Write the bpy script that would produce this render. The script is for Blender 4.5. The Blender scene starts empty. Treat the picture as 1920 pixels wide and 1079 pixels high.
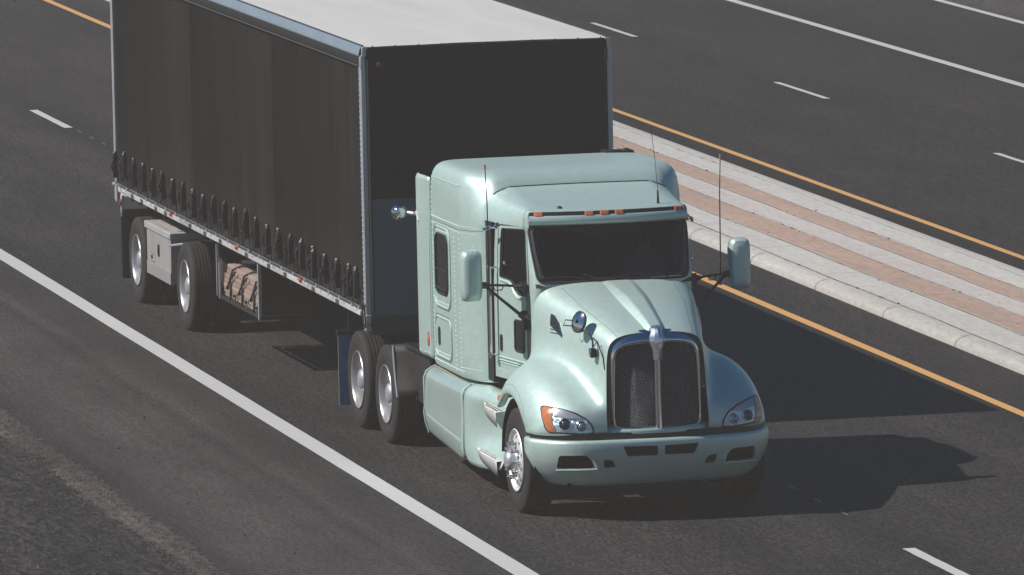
import bpy, bmesh, math, random
from mathutils import Vector, Matrix
from mathutils.bvhtree import BVHTree
random.seed(7)
PI = math.pi
SC = bpy.context.scene
COL = SC.collection

# ------------------------------------------------------------------ camera, sky, sun, exposure
def cam_setup():
    yaw, pitch, roll = math.radians(167.472), math.radians(6.33), math.radians(-1.25)
    fw = Vector((math.cos(yaw)*math.cos(pitch), math.sin(yaw)*math.cos(pitch), -math.sin(pitch)))
    rt = Vector((math.sin(yaw), -math.cos(yaw), 0))
    up = rt.cross(fw)
    r2 = rt*math.cos(roll) + up*math.sin(roll)
    u2 = -rt*math.sin(roll) + up*math.cos(roll)
    m = Matrix((( r2.x, u2.x, -fw.x, 81.712), (r2.y, u2.y, -fw.y, -19.372), (r2.z, u2.z, -fw.z, 11.458), (0, 0, 0, 1)))
    cd = bpy.data.cameras.new('camera'); co = bpy.data.objects.new('camera', cd); COL.objects.link(co)
    co.matrix_world = m
    cd.sensor_width = 36.0; cd.sensor_fit = 'HORIZONTAL'; cd.lens = 16470.053/1920*36.0
    cd.clip_start = 1.0; cd.clip_end = 4000
    SC.camera = co
cam_setup()

SUN_TO = Vector((-0.062, -0.705, 0.708)).normalized()
w = bpy.data.worlds.new('World'); SC.world = w; w.use_nodes = True
nt = w.node_tree; bg = nt.nodes['Background']
sky = nt.nodes.new('ShaderNodeTexSky'); sky.sky_type = 'NISHITA'; sky.sun_disc = False
sky.sun_elevation = math.asin(SUN_TO.z)
sky.sun_rotation = math.atan2(SUN_TO.x, SUN_TO.y)
sky.air_density = 1.0; sky.dust_density = 0.2; sky.ozone_density = 2.5
hs = nt.nodes.new('ShaderNodeHueSaturation'); hs.inputs['Saturation'].default_value = 1.45
nt.links.new(sky.outputs[0], hs.inputs['Color']); nt.links.new(hs.outputs[0], bg.inputs[0]); bg.inputs[1].default_value = 0.051
sl = bpy.data.lights.new('sun', 'SUN'); sl.energy = 4.8; sl.angle = math.radians(0.5); sl.color = (1.0, 0.955, 0.90)
so = bpy.data.objects.new('sun', sl); COL.objects.link(so)
so.rotation_euler = (-SUN_TO).to_track_quat('-Z', 'Y').to_euler(); so.location = (0, -30, 40)
SC.view_settings.view_transform = 'Standard'; SC.view_settings.look = 'None'
SC.view_settings.exposure = 0.0; SC.view_settings.gamma = 1.0
SC.render.engine = 'CYCLES'
SC.cycles.max_bounces = 8; SC.cycles.volume_bounces = 0

# ------------------------------------------------------------------ helpers
def tag(o, label=None, cat=None, group=None, kind=None):
    if label: o['label'] = label
    if cat: o['category'] = cat
    if group: o['group'] = group
    if kind: o['kind'] = kind
    return o

def empty(name, loc=(0, 0, 0), rz=0, parent=None):
    o = bpy.data.objects.new(name, None); COL.objects.link(o)
    o.location = loc; o.rotation_euler = (0, 0, rz); o.empty_display_size = .2
    if parent: o.parent = parent
    return o

def link_mesh(name, bm, mat, parent=None, smooth=True, sub=0, ang=35, bevel=0):
    bmesh.ops.remove_doubles(bm, verts=bm.verts, dist=1e-5)
    bmesh.ops.recalc_face_normals(bm, faces=bm.faces)
    me = bpy.data.meshes.new(name); bm.to_mesh(me); bm.free()
    mats = mat if isinstance(mat, (list, tuple)) else [mat]
    for m in mats: me.materials.append(m)
    o = bpy.data.objects.new(name, me); COL.objects.link(o)
    if parent: o.parent = parent
    if smooth:
        me.polygons.foreach_set('use_smooth', [True]*len(me.polygons))
        if sub == 0:
            try: me.set_sharp_from_angle(angle=math.radians(ang))
            except Exception: pass
    if bevel:
        b = o.modifiers.new('bevel', 'BEVEL'); b.width = bevel; b.segments = 2; b.limit_method = 'ANGLE'; b.angle_limit = math.radians(40)
    if sub:
        s = o.modifiers.new('sub', 'SUBSURF'); s.levels = sub; s.render_levels = sub
    return o

def bake(o):
    dg = bpy.context.evaluated_depsgraph_get(); dg.update()
    me = bpy.data.meshes.new_from_object(o.evaluated_get(dg))
    old = o.data; o.modifiers.clear(); o.data = me
    me.name = o.name
    return o

def cut(o, bms):
    """subtract prisms given as bmeshes and bake the result"""
    tmp = []
    for b in bms:
        bmesh.ops.recalc_face_normals(b, faces=b.faces)
        me = bpy.data.meshes.new('t'); b.to_mesh(me); b.free()
        c = bpy.data.objects.new('t', me); COL.objects.link(c); tmp.append(c)
        c.parent = o.parent
        md = o.modifiers.new('b', 'BOOLEAN'); md.operation = 'DIFFERENCE'; md.solver = 'EXACT'; md.object = c
    bake(o)
    for c in tmp:
        me = c.data; bpy.data.objects.remove(c); bpy.data.meshes.remove(me)
    return o

def NB(): return bmesh.new()

def box(bm, x0, x1, y0, y1, z0, z1, mi=0):
    v = [bm.verts.new(p) for p in ((x0,y0,z0),(x1,y0,z0),(x1,y1,z0),(x0,y1,z0),(x0,y0,z1),(x1,y0,z1),(x1,y1,z1),(x0,y1,z1))]
    for f in ((0,3,2,1),(4,5,6,7),(0,1,5,4),(1,2,6,5),(2,3,7,6),(3,0,4,7)):
        fc = bm.faces.new([v[i] for i in f]); fc.material_index = mi
    return bm

def grid(bm, rows, closed_u=False, closed_v=False, mi=0, mask=None):
    V = [[bm.verts.new(p) if p is not None else None for p in r] for r in rows]
    n, m = len(rows), len(rows[0])
    for i in range(n if closed_v else n-1):
        for j in range(m if closed_u else m-1):
            q = [V[i][j], V[i][(j+1) % m], V[(i+1) % n][(j+1) % m], V[(i+1) % n][j]]
            if any(a is None for a in q): continue
            if mask and not mask(i, j): continue
            f = bm.faces.new(q); f.material_index = mi
    return V

def prism(bm, poly, axis, a, b, mi=0):
    """poly: 2D points; axis 'x': (y,z) ; 'y': (x,z) ; 'z': (x,y)"""
    def P(p, t):
        return {'x': (t, p[0], p[1]), 'y': (p[0], t, p[1]), 'z': (p[0], p[1], t)}[axis]
    A = [bm.verts.new(P(p, a)) for p in poly]; B = [bm.verts.new(P(p, b)) for p in poly]
    n = len(poly)
    for f in ([bm.faces.new(A), bm.faces.new(B)] + [bm.faces.new((A[i], A[(i+1) % n], B[(i+1) % n], B[i])) for i in range(n)]):
        f.material_index = mi
    return bm

def tube(bm, pts, r, seg=10, cap=True, mi=0):
    pts = [Vector(p) for p in pts]; rows = []
    n = len(pts); rr = r if isinstance(r, (list, tuple)) else [r]*n
    up = None
    for i, p in enumerate(pts):
        t = (pts[min(i+1, n-1)] - pts[max(i-1, 0)]).normalized()
        if up is None:
            up = t.orthogonal().normalized()
        else:
            up = (up - t*up.dot(t)).normalized()
        s = t.cross(up)
        rows.append([p + (up*math.cos(2*PI*k/seg) + s*math.sin(2*PI*k/seg))*rr[i] for k in range(seg)])
    V = grid(bm, rows, closed_u=True, mi=mi)
    if cap:
        for r_ in (V[0], V[-1]):
            f = bm.faces.new(r_); f.material_index = mi
    return bm

def lathe(bm, prof, c=(0, 0, 0), axis='y', seg=48, mi=0):
    """prof: (radius, along) list"""
    rows = []
    for r, t in prof:
        row = []
        for k in range(seg):
            a = 2*PI*k/seg; u, v = r*math.cos(a), r*math.sin(a)
            p = {'y': (u, t, v), 'x': (t, u, v), 'z': (u, v, t)}[axis]
            row.append((c[0]+p[0], c[1]+p[1], c[2]+p[2]))
        rows.append(row)
    return grid(bm, rows, closed_u=True, mi=mi)

def rrect(a0, a1, b0, b1, r, n=4):
    """rounded rectangle outline"""
    out = []
    for cx, cy, s in ((a1-r, b1-r, 0), (a0+r, b1-r, 1), (a0+r, b0+r, 2), (a1-r, b0+r, 3)):
        for k in range(n+1):
            t = (s + k/n)*PI/2
            out.append((cx + r*math.cos(t), cy + r*math.sin(t)))
    return out

def rpoly(pts, r, n=4):
    """round the corners of a convex-ish polygon"""
    out = []; N = len(pts)
    for i in range(N):
        p0, p, p1 = Vector(pts[i-1]), Vector(pts[i]), Vector(pts[(i+1) % N])
        a = (p0-p); b = (p1-p); d = min(r, a.length*.45, b.length*.45)
        A = p + a.normalized()*d; B = p + b.normalized()*d
        for k in range(n+1):
            t = k/n
            q = A*(1-t)**2 + p*2*t*(1-t) + B*t*t
            out.append((q.x, q.y))
    return out

def bvh_of(o):
    dg = bpy.context.evaluated_depsgraph_get(); dg.update()
    ev = o.evaluated_get(dg); me = ev.to_mesh()
    b = BVHTree.FromPolygons([v.co.copy() for v in me.vertices], [tuple(p.vertices) for p in me.polygons])
    ev.to_mesh_clear()
    return b

def cast(bvh, axis, sgn, p, off, default=None):
    """p: 2 coords in plane normal to axis, ray travels towards -sgn"""
    if axis == 'x': o = Vector((5*sgn, p[0], p[1])); d = Vector((-sgn, 0, 0))
    elif axis == 'y': o = Vector((p[0], 5*sgn, p[1])); d = Vector((0, -sgn, 0))
    else: o = Vector((p[0], p[1], 8)); d = Vector((0, 0, -1))
    h = bvh.ray_cast(o, d)
    if h[0] is None:
        return default
    n = h[1]
    if n.dot(d) > 0: n = -n
    return h[0] + n*off

def patch(bm, poly, bvh, axis, sgn, off, step=.05, mi=0, edge_drop=0.0):
    """flat polygon cut by a grid and laid on a curved surface"""
    t = bmesh.new()
    vs = [t.verts.new((p[0], p[1], 0)) for p in poly]
    t.faces.new(vs)
    xs = [p[0] for p in poly]; ys = [p[1] for p in poly]
    k = math.ceil(min(xs)/step)
    while k*step < max(xs):
        bmesh.ops.bisect_plane(t, geom=t.verts[:]+t.edges[:]+t.faces[:], plane_co=(k*step, 0, 0), plane_no=(1, 0, 0)); k += 1
    k = math.ceil(min(ys)/step)
    while k*step < max(ys):
        bmesh.ops.bisect_plane(t, geom=t.verts[:]+t.edges[:]+t.faces[:], plane_co=(0, k*step, 0), plane_no=(0, 1, 0)); k += 1
    m = {}
    for v in t.verts:
        q = cast(bvh, axis, sgn, (v.co.x, v.co.y), off)
        if q is not None: m[v.index if False else v] = bm.verts.new(q)
    for f in t.faces:
        if all(v in m for v in f.verts):
            try:
                g = bm.faces.new([m[v] for v in f.verts]); g.material_index = mi
            except ValueError: pass
    t.free()
    return bm

def ring(bm, poly, bvh, axis, sgn, off, r, dens=.04, seg=6, mi=0):
    """a bead laid on a surface round a closed outline"""
    pts = []
    N = len(poly)
    for i in range(N):
        a, b = Vector(poly[i]), Vector(poly[(i+1) % N]); L = (b-a).length; n = max(1, int(L/dens))
        for k in range(n):
            q = cast(bvh, axis, sgn, tuple(a + (b-a)*k/n), off)
            if q is not None and (not pts or (pts[-1]-q).length > 1e-3): pts.append(q)
    rows = []
    n = len(pts)
    for i, p in enumerate(pts):
        t = (pts[(i+1) % n] - pts[i-1]).normalized()
        ax = Vector({'x': (1, 0, 0), 'y': (0, 1, 0), 'z': (0, 0, 1)}[axis])
        u = (ax - t*ax.dot(t)).normalized(); s = t.cross(u)
        rows.append([p + (u*math.cos(2*PI*k/seg) + s*math.sin(2*PI*k/seg))*r for k in range(seg)])
    grid(bm, rows, closed_u=True, closed_v=True, mi=mi)
    return bm

def dome(bm, c, n, r, h=None, seg=6):
    c = Vector(c); n = Vector(n).normalized(); u = n.orthogonal().normalized(); v = n.cross(u); h = h or r*.6
    a = [bm.verts.new(c + (u*math.cos(2*PI*k/seg)+v*math.sin(2*PI*k/seg))*r) for k in range(seg)]
    b = [bm.verts.new(c + n*h*.75 + (u*math.cos(2*PI*k/seg)+v*math.sin(2*PI*k/seg))*r*.6) for k in range(seg)]
    t = bm.verts.new(c + n*h)
    for k in range(seg):
        bm.faces.new((a[k], a[(k+1) % seg], b[(k+1) % seg], b[k])); bm.faces.new((b[k], b[(k+1) % seg], t))

def copy_tree(o, parent=None):
    c = o.copy(); COL.objects.link(c); c.parent = parent
    for ch in [k for k in CH.get(o.name, [])]:
        copy_tree(ch, c)
    return c
CH = {}
def kids(o):
    for p in bpy.data.objects:
        pass

def mirror_y(bm):
    g = bmesh.ops.duplicate(bm, geom=bm.verts[:]+bm.edges[:]+bm.faces[:])
    for v in [e for e in g['geom'] if isinstance(e, bmesh.types.BMVert)]: v.co.y = -v.co.y
    return bm

# ------------------------------------------------------------------ materials
def mat(name, col, rough=.5, metal=0, coat=0, coatr=.05, noise=None, bump=None, spec=.5, emis=None, sheen=0):
    """noise=(scale, amount, stretch xyz) mottles the colour; bump=(scale, strength)"""
    m = bpy.data.materials.new(name); m.use_nodes = True
    n = m.node_tree; P = n.nodes['Principled BSDF']
    P.inputs['Base Color'].default_value = (*col, 1); P.inputs['Roughness'].default_value = rough
    P.inputs['Metallic'].default_value = metal; P.inputs['Coat Weight'].default_value = coat
    P.inputs['Coat Roughness'].default_value = coatr; P.inputs['Specular IOR Level'].default_value = spec
    tc = n.nodes.new('ShaderNodeTexCoord')
    if noise:
        sc, am, st = noise
        mp = n.nodes.new('ShaderNodeMapping'); mp.inputs['Scale'].default_value = st
        n.links.new(tc.outputs['Object'], mp.inputs[0])
        tx = n.nodes.new('ShaderNodeTexNoise'); tx.inputs['Scale'].default_value = sc; tx.inputs['Detail'].default_value = 6
        tx.inputs['Roughness'].default_value = .65
        n.links.new(mp.outputs[0], tx.inputs[0])
        rp = n.nodes.new('ShaderNodeMapRange'); rp.inputs['From Min'].default_value = .25; rp.inputs['From Max'].default_value = .75
        rp.inputs['To Min'].default_value = 1-am; rp.inputs['To Max'].default_value = 1+am
        n.links.new(tx.outputs[0], rp.inputs[0])
        mx = n.nodes.new('ShaderNodeVectorMath'); mx.operation = 'SCALE'; mx.inputs[0].default_value = col
        n.links.new(rp.outputs[0], mx.inputs['Scale']); n.links.new(mx.outputs[0], P.inputs['Base Color'])
        rr = n.nodes.new('ShaderNodeMapRange'); rr.inputs['To Min'].default_value = max(0, rough-.08); rr.inputs['To Max'].default_value = min(1, rough+.08)
        n.links.new(tx.outputs[0], rr.inputs[0]); n.links.new(rr.outputs[0], P.inputs['Roughness'])
    if bump:
        t2 = n.nodes.new('ShaderNodeTexNoise'); t2.inputs['Scale'].default_value = bump[0]; t2.inputs['Detail'].default_value = 4
        n.links.new(tc.outputs['Object'], t2.inputs[0])
        b = n.nodes.new('ShaderNodeBump'); b.inputs['Strength'].default_value = bump[1]; b.inputs['Distance'].default_value = bump[2] if len(bump) > 2 else .01
        n.links.new(t2.outputs[0], b.inputs['Height']); n.links.new(b.outputs[0], P.inputs['Normal'])
    return m

MINT = mat('mint_paint', (.565, .720, .660), .47, .42, .35, .20, noise=(14, .06, (1, 1, 1)), bump=(1.7, .05, .02))
MINT_G = mat('mint_gloss', (.490, .630, .580), .40, .30, 1.0, .03, noise=(3, .05, (1, 1, 1)))
MINT_D = mat('mint_plastic', (.47, .61, .565), .42, .1, .3, .2, noise=(4, .05, (1, 1, 1)))
CHROME = mat('chrome', (.72, .73, .75), .09, 1)
ALU = mat('polished_aluminium', (.80, .80, .80), .30, .75, noise=(9, .06, (1, 1, 1)))
ALU_D = mat('dull_aluminium', (.46, .48, .50), .5, .55, noise=(6, .12, (1, 1, 3)))
BLACK = mat('black_plastic', (.012, .012, .013), .5, noise=(8, .3, (1, 1, 1)))
FRAME = mat('dirty_black_steel', (.018, .016, .015), .65, noise=(5, .45, (1, 1, 1)))
RUBBER = mat('rubber', (.016, .015, .015), .75, noise=(7, .35, (1, 1, 1)), bump=(60, .25))
TREAD = mat('dusty_tyre', (.020, .0175, .0165), .8, noise=(11, .45, (1, 1, 1)), bump=(90, .3))
DARKV = mat('dark_void', (.006, .006, .006), .9)
AMBER = mat('amber_lens', (.75, .17, .05), .25, 0, .6, noise=(90, .35, (1, 1, 1)))
AMBER2 = mat('orange_headlight_lens', (.62, .20, .07), .15, 0, .9, noise=(60, .45, (1, 1, 1)))
RED = mat('red_lens', (.60, .05, .03), .3, 0, .5)
RED_D = mat('dull_red_lens', (.20, .035, .03), .4)
LAMPBOWL = mat('headlight_bowl', (.72, .90, 1.0), .30, .55, .8, noise=(22, .3, (1, 1, 3)), bump=(25, .8, .03))
LAMPLENS = mat('projector_lens', (.04, .07, .12), .05, .2, 1)
WHITE_RUB = mat('tape_white', (.55, .55, .54), .5, noise=(12, .2, (1, 1, 1)))
BLUEFLAP = mat('blue_mudflap', (.11, .21, .46), .5, noise=(6, .25, (1, 1, 1)))
RIV = mat('rivet_glint_paint', (.68, .80, .76), .35, .2, .3)  # paler than the body paint, imitating the highlights on the rivet heads
RIMD = mat('brushed_rim', (.50, .49, .48), .36, .7, noise=(9, .12, (1, 1, 1)))
RIMW = mat('cast_wheel', (.80, .80, .80), .42, .45, noise=(9, .06, (1, 1, 1)))
STEPM = mat('tread_plate', (.72, .70, .67), .5, .1, noise=(20, .15, (1, 1, 1)))
SKIN = mat('skin', (.42, .24, .17), .5)
SHIRT = mat('blue_shirt', (.12, .19, .62), .8, noise=(9, .2, (1, 1, 1)))
CLOTH = mat('seat_cloth', (.05, .05, .055), .9, noise=(15, .2, (1, 1, 1)))
DASH = mat('dashboard', (.028, .030, .034), .7, noise=(10, .2, (1, 1, 1)))

def glass_mat(name, tint, dark=.6):
    m = bpy.data.materials.new(name); m.use_nodes = True; n = m.node_tree
    out = n.nodes['Material Output']; n.nodes.remove(n.nodes['Principled BSDF'])
    tr = n.nodes.new('ShaderNodeBsdfTransparent'); tr.inputs[0].default_value = (*tint, 1)
    gl = n.nodes.new('ShaderNodeBsdfGlossy'); gl.inputs['Roughness'].default_value = .03; gl.inputs[0].default_value = (.85, .9, 1, 1)
    fr = n.nodes.new('ShaderNodeFresnel'); fr.inputs[0].default_value = 1.42
    mx = n.nodes.new('ShaderNodeMixShader')
    n.links.new(fr.outputs[0], mx.inputs[0]); n.links.new(tr.outputs[0], mx.inputs[1]); n.links.new(gl.outputs[0], mx.inputs[2])
    n.links.new(mx.outputs[0], out.inputs[0])
    return m
GLASS = glass_mat('tinted_glass', (.34, .38, .43))
GLASS_D = glass_mat('dark_glass', (.10, .11, .12))

# ------------------------------------------------------------------ road surface material
def road_mat(name, base, warm, sc, bands, big=.22, fine=.95, rough=.85, bump_s=.5):
    """bands: list of (y centre, half width, gain) smooth longitudinal bands (wheel paths, drips) in world y"""
    m = bpy.data.materials.new(name); m.use_nodes = True; n = m.node_tree; L = n.links
    P = n.nodes['Principled BSDF']; P.inputs['Roughness'].default_value = rough; P.inputs['Specular IOR Level'].default_value = .3
    tc = n.nodes.new('ShaderNodeTexCoord')
    def noise(scale, stretch, detail=5, ro=.6):
        mp = n.nodes.new('ShaderNodeMapping'); mp.inputs['Scale'].default_value = stretch
        L.new(tc.outputs['Object'], mp.inputs[0])
        t = n.nodes.new('ShaderNodeTexNoise'); t.inputs['Scale'].default_value = scale; t.inputs['Detail'].default_value = detail; t.inputs['Roughness'].default_value = ro
        L.new(mp.outputs[0], t.inputs[0]); return t
    def rng(src, a, b, lo, hi):
        r = n.nodes.new('ShaderNodeMapRange'); r.inputs['From Min'].default_value = a; r.inputs['From Max'].default_value = b
        r.inputs['To Min'].default_value = lo; r.inputs['To Max'].default_value = hi; L.new(src, r.inputs[0]); return r.outputs[0]
    def mul(a, b):
        x = n.nodes.new('ShaderNodeMath'); x.operation = 'MULTIPLY'; L.new(a, x.inputs[0])
        if isinstance(b, float): x.inputs[1].default_value = b
        else: L.new(b, x.inputs[1])
        return x.outputs[0]
    def add(a, b):
        x = n.nodes.new('ShaderNodeMath'); x.operation = 'ADD'; L.new(a, x.inputs[0])
        if isinstance(b, float): x.inputs[1].default_value = b
        else: L.new(b, x.inputs[1])
        return x.outputs[0]
    f1 = noise(sc, (.28, 1, 1), 2, .6); f2 = noise(sc*.36, (.22, 1, 1), 4, .75)
    b1 = noise(.35, (.18, 1, 1), 5, .6); b2 = noise(2.2, (.035, 1, 1), 5, .65); b3 = noise(.9, (.35, 1, 1), 6, .65); b4 = noise(9, (.02, 1, 1), 3, .6)
    v = mul(rng(f1.outputs[0], .3, .7, 1-fine, 1+fine), rng(f2.outputs[0], .3, .7, 1-fine*.5, 1+fine*.5))
    v = mul(v, rng(b1.outputs[0], .3, .7, 1-big, 1+big)); v = mul(v, rng(b2.outputs[0], .3, .7, 1-big*.7, 1+big*.7))
    v = mul(v, rng(b3.outputs[0], .3, .7, 1-big*.4, 1+big*.4)); v = mul(v, rng(b4.outputs[0], .3, .7, 1-big*.4, 1+big*.4))
    v = mul(v, rng(noise(1.3, (1, .22, 1), 6, .7).outputs[0], .60, .78, 1, 1.30))
    sx = n.nodes.new('ShaderNodeSeparateXYZ'); L.new(tc.outputs['Object'], sx.inputs[0])
    # wobble the band edges
    wob = rng(noise(.5, (.35, 1, 1), 4).outputs[0], 0, 1, -.10, .10)
    yy = add(sx.outputs[1], wob)
    for yc, hw, g in bands:
        d = add(yy, float(-yc)); s = n.nodes.new('ShaderNodeMath'); s.operation = 'ABSOLUTE'; L.new(d, s.inputs[0])
        r = n.nodes.new('ShaderNodeMapRange'); r.interpolation_type = 'SMOOTHSTEP'
        r.inputs['From Min'].default_value = 0; r.inputs['From Max'].default_value = hw; r.inputs['To Min'].default_value = g; r.inputs['To Max'].default_value = 1
        L.new(s.outputs[0], r.inputs[0]); v = mul(v, r.outputs[0])
    cm = n.nodes.new('ShaderNodeMix'); cm.data_type = 'RGBA'
    cm.inputs[6].default_value = (*base, 1); cm.inputs[7].default_value = (*warm, 1)
    L.new(rng(b3.outputs[0], .35, .65, 0, 1), cm.inputs[0])
    mx = n.nodes.new('ShaderNodeVectorMath'); mx.operation = 'SCALE'; L.new(cm.outputs[2], mx.inputs[0]); L.new(v, mx.inputs['Scale'])
    L.new(mx.outputs[0], P.inputs['Base Color'])
    b = n.nodes.new('ShaderNodeBump'); b.inputs['Strength'].default_value = bump_s; b.inputs['Distance'].default_value = .012
    L.new(f1.outputs[0], b.inputs['Height']); L.new(b.outputs[0], P.inputs['Normal'])
    return m

def paint_mat(name, col, wear=.25):
    m = bpy.data.materials.new(name); m.use_nodes = True; n = m.node_tree; L = n.links
    P = n.nodes['Principled BSDF']; P.inputs['Roughness'].default_value = .7
    tc = n.nodes.new('ShaderNodeTexCoord')
    t = n.nodes.new('ShaderNodeTexNoise'); t.inputs['Scale'].default_value = 9; t.inputs['Detail'].default_value = 8; t.inputs['Roughness'].default_value = .75
    L.new(tc.outputs['Object'], t.inputs[0])
    t2 = n.nodes.new('ShaderNodeTexNoise'); t2.inputs['Scale'].default_value = 90; t2.inputs['Detail'].default_value = 3
    L.new(tc.outputs['Object'], t2.inputs[0])
    ad = n.nodes.new('ShaderNodeMath'); ad.operation = 'MULTIPLY'; L.new(t.outputs[0], ad.inputs[0]); L.new(t2.outputs[0], ad.inputs[1])
    cr = n.nodes.new('ShaderNodeValToRGB'); cr.color_ramp.elements[0].position = .10; cr.color_ramp.elements[1].position = .24
    cr.color_ramp.elements[0].color = (*[c*(1-wear) for c in col], 1); cr.color_ramp.elements[1].color = (*col, 1)
    L.new(ad.outputs[0], cr.inputs[0]); L.new(cr.outputs[0], P.inputs['Base Color'])
    return m

ASPH = road_mat('asphalt', (.0225, .0194, .0184), (.030, .0255, .0238), 32, [(-1.0, .7, 1.22), (1.0, .7, 1.22), (2.75, .7, 1.15), (4.4, .6, 1.15), (1.65, .45, .80), (-1.95, .6, .86), (5.2, .5, .82)])
ASPH2 = road_mat('asphalt_far', (.0170, .0145, .0134), (.0225, .0186, .0170), 32, [(10.6, .6, 1.2), (12.2, .6, 1.15), (13.3, .5, .82), (14.5, .6, 1.15), (16.2, .6, 1.1), (17.4, .7, .8), (19.0, .4, .85), (9.2, .5, .7)])
SHOULD = road_mat('shoulder_asphalt', (.041, .036, .0345), (.057, .048, .0455), 30, [(-2.40, .55, .66), (-2.98, .14, .72), (-2.80, .10, 1.16), (-3.75, .75, 1.22), (-3.35, .10, .9), (-4.55, .30, .66)], big=.14, fine=.5)
DIRT = road_mat('roadside_grit', (.085, .068, .062), (.045, .038, .035), 18, [], big=.35, fine=.6)
CHIP = road_mat('chipseal', (.019, .0165, .0152), (.034, .028, .0255), 24, [], big=.3, fine=1.1, bump_s=1)
FARSH = road_mat('far_shoulder', (.050, .045, .043), (.066, .056, .052), 30, [], big=.2)
RDIRT = road_mat('red_soil', (.16, .085, .06), (.12, .08, .06), 12, [], big=.3)
WPAINT = paint_mat('white_road_paint', (.55, .55, .535), .12)
YPAINT = paint_mat('yellow_road_paint', (.66, .36, .12), .12)
FPAINT = paint_mat('faded_old_paint', (.22, .20, .18), .4)
CONC = road_mat('concrete_light', (.54, .525, .485), (.50, .475, .44), 20, [], big=.07, fine=.10, rough=.9, bump_s=.2)
CONC2 = road_mat('concrete_pinkish', (.53, .485, .455), (.49, .445, .42), 20, [], big=.07, fine=.10, rough=.9, bump_s=.2)
TANC = road_mat('concrete_tan_dyed', (.44, .315, .245), (.385, .275, .22), 14, [], big=.12, fine=.12, rough=.9, bump_s=.2)
CRACK = mat('joint_dirt', (.06, .05, .045), .95, noise=(3, .5, (1, 1, 1)))
HILO = mat('joint_lip', (.62, .60, .57), .9)

# ------------------------------------------------------------------ the ground and the road
X0, X1 = -420, 160
def sheet(name, y0, y1, z0, z1, m, x0=X0, x1=X1, n=1, kind='structure', wob=0, parent=None):
    bm = NB(); rows = []
    for i in range(n+1):
        x = x0 + (x1-x0)*i/n
        a = random.uniform(-wob, wob); b = random.uniform(-wob, wob)
        rows.append([(x, y0+a, z0), (x, y1+(b if wob else 0), z1)])
    grid(bm, rows)
    o = link_mesh(name, bm, m, parent, smooth=False)
    if kind: o['kind'] = kind
    return o

ground = sheet('ground', -600, 600, -1.6, -1.6, CHIP, -1500, 400)
verge = sheet('roadside_verge', -60, -4.83, -.55, -.012, CHIP)
verge['label'] = 'dark coarse gravel verge beside the road shoulder'
# grit band with ragged edges
bm = NB(); rows = []
for i in range(1200):
    x = -60 + i*.075
    rows.append([(x, -4.93 + random.gauss(0, .035) + .05*math.sin(x*.9), -.012), (x, -4.80, .002), (x, -4.62 + random.gauss(0, .018) + .03*math.sin(x*1.3+1), .006)])
grid(bm, rows); o = link_mesh('grit_strip', bm, DIRT, smooth=False); o['kind'] = 'structure'
sheet('road_shoulder', -4.83, -2.15, -.002, -.001, SHOULD)
sheet('road', -2.15, 6.40, 0, 0, ASPH)
SF = -.041
def zf(y): return SF*(y-8.6)
sheet('far_road', 8.4, 20.85, zf(8.4), zf(20.85), ASPH2)
sheet('far_shoulder', 20.85, 24.4, zf(20.85), zf(24.4), FARSH)
sheet('far_ground', 24.4, 80, zf(24.4), zf(24.4)-.6, RDIRT)

# loose stones on the verge and shoulder: uncountable
bm = NB()
for i in range(9000):
    x = random.uniform(-14, 7)
    if random.random() < .42: y = -4.85 + random.gauss(0, .10)
    else: y = random.uniform(-9.5, -4.9)
    s = random.uniform(.006, .019); z = (-.012 - (-4.83-y)*.0098) if y < -4.83 else .006
    c = Vector((x, y, z + s*.3))
    vs = [bm.verts.new(c + Vector((random.uniform(.5, 1)*s*a, random.uniform(.5, 1)*s*b, random.uniform(.3, .8)*s*d))) for a, b, d in ((1, 0, 0), (0, 1, 0), (-1, 0, 0), (0, -1, 0), (0, 0, 1))]
    for k in range(4): bm.faces.new((vs[k], vs[(k+1) % 4], vs[4]))
STONE = road_mat('loose_stone', (.13, .11, .10), (.06, .055, .05), 5, [], big=.6, fine=.6)
o = link_mesh('loose_gravel', bm, STONE, smooth=False)
tag(o, 'loose gravel scattered over the coarse verge', 'gravel', kind='stuff')
bm = NB()
for x, y, s in ((-8.6, -3.3, .03), (-6.2, -4.0, .028), (-5.0, -3.8, .02), (-2.4, -3.9, .018), (-1.8, -4.1, .018), (-3, -3.1, .016), (.6, -4.0, .018), (-12, -3.2, .02), (2.0, -3.8, .02), (-7.6, -3.9, .015), (-9.8, -4.2, .014), (3, -3.2, .014)):
    dome(bm, (x, y, 0), (0, 0, 1), s, s*.5, 5)
o = link_mesh('grit_specks', bm, BLACK, smooth=False); tag(o, 'dark pebbles lying on the grey shoulder', 'gravel', kind='stuff')

# painted lines: each line a marking laid 4 mm above
def line(name, y, wd, m, z=.004, x0=X0, x1=X1, lab=None):
    zz = z if y < 8 else zf(y)+z
    sl_ = SF if y > 8 else 0
    n = 400 if x1-x0 > 50 else 14
    bm = NB(); rows = []
    for i in range(n+1):
        x = x0 + (x1-x0)*i/n
        j = random.gauss(0, .0025)
        rows.append([(x, y-wd/2+j, zz-sl_*wd/2), (x, y+wd/2+random.gauss(0, .0025), zz+sl_*wd/2)])
    grid(bm, rows); o = link_mesh(name, bm, m, smooth=False); o['kind'] = 'structure'
    if lab: o['label'] = lab
    return o
line('edge_line', -2.066, .215, WPAINT, lab='wide white edge line between the shoulder and the truck lane')
line('median_line', 5.365, .125, YPAINT, lab='yellow line along the near side of the median')
line('median_line', 9.60, .12, YPAINT, lab='yellow line along the far side of the median')
line('lane_line', 17.02, .19, WPAINT, lab='solid white line across the far road')
line('edge_line', 20.74, .17, WPAINT, lab='white edge line at the outer side of the far road')
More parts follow.
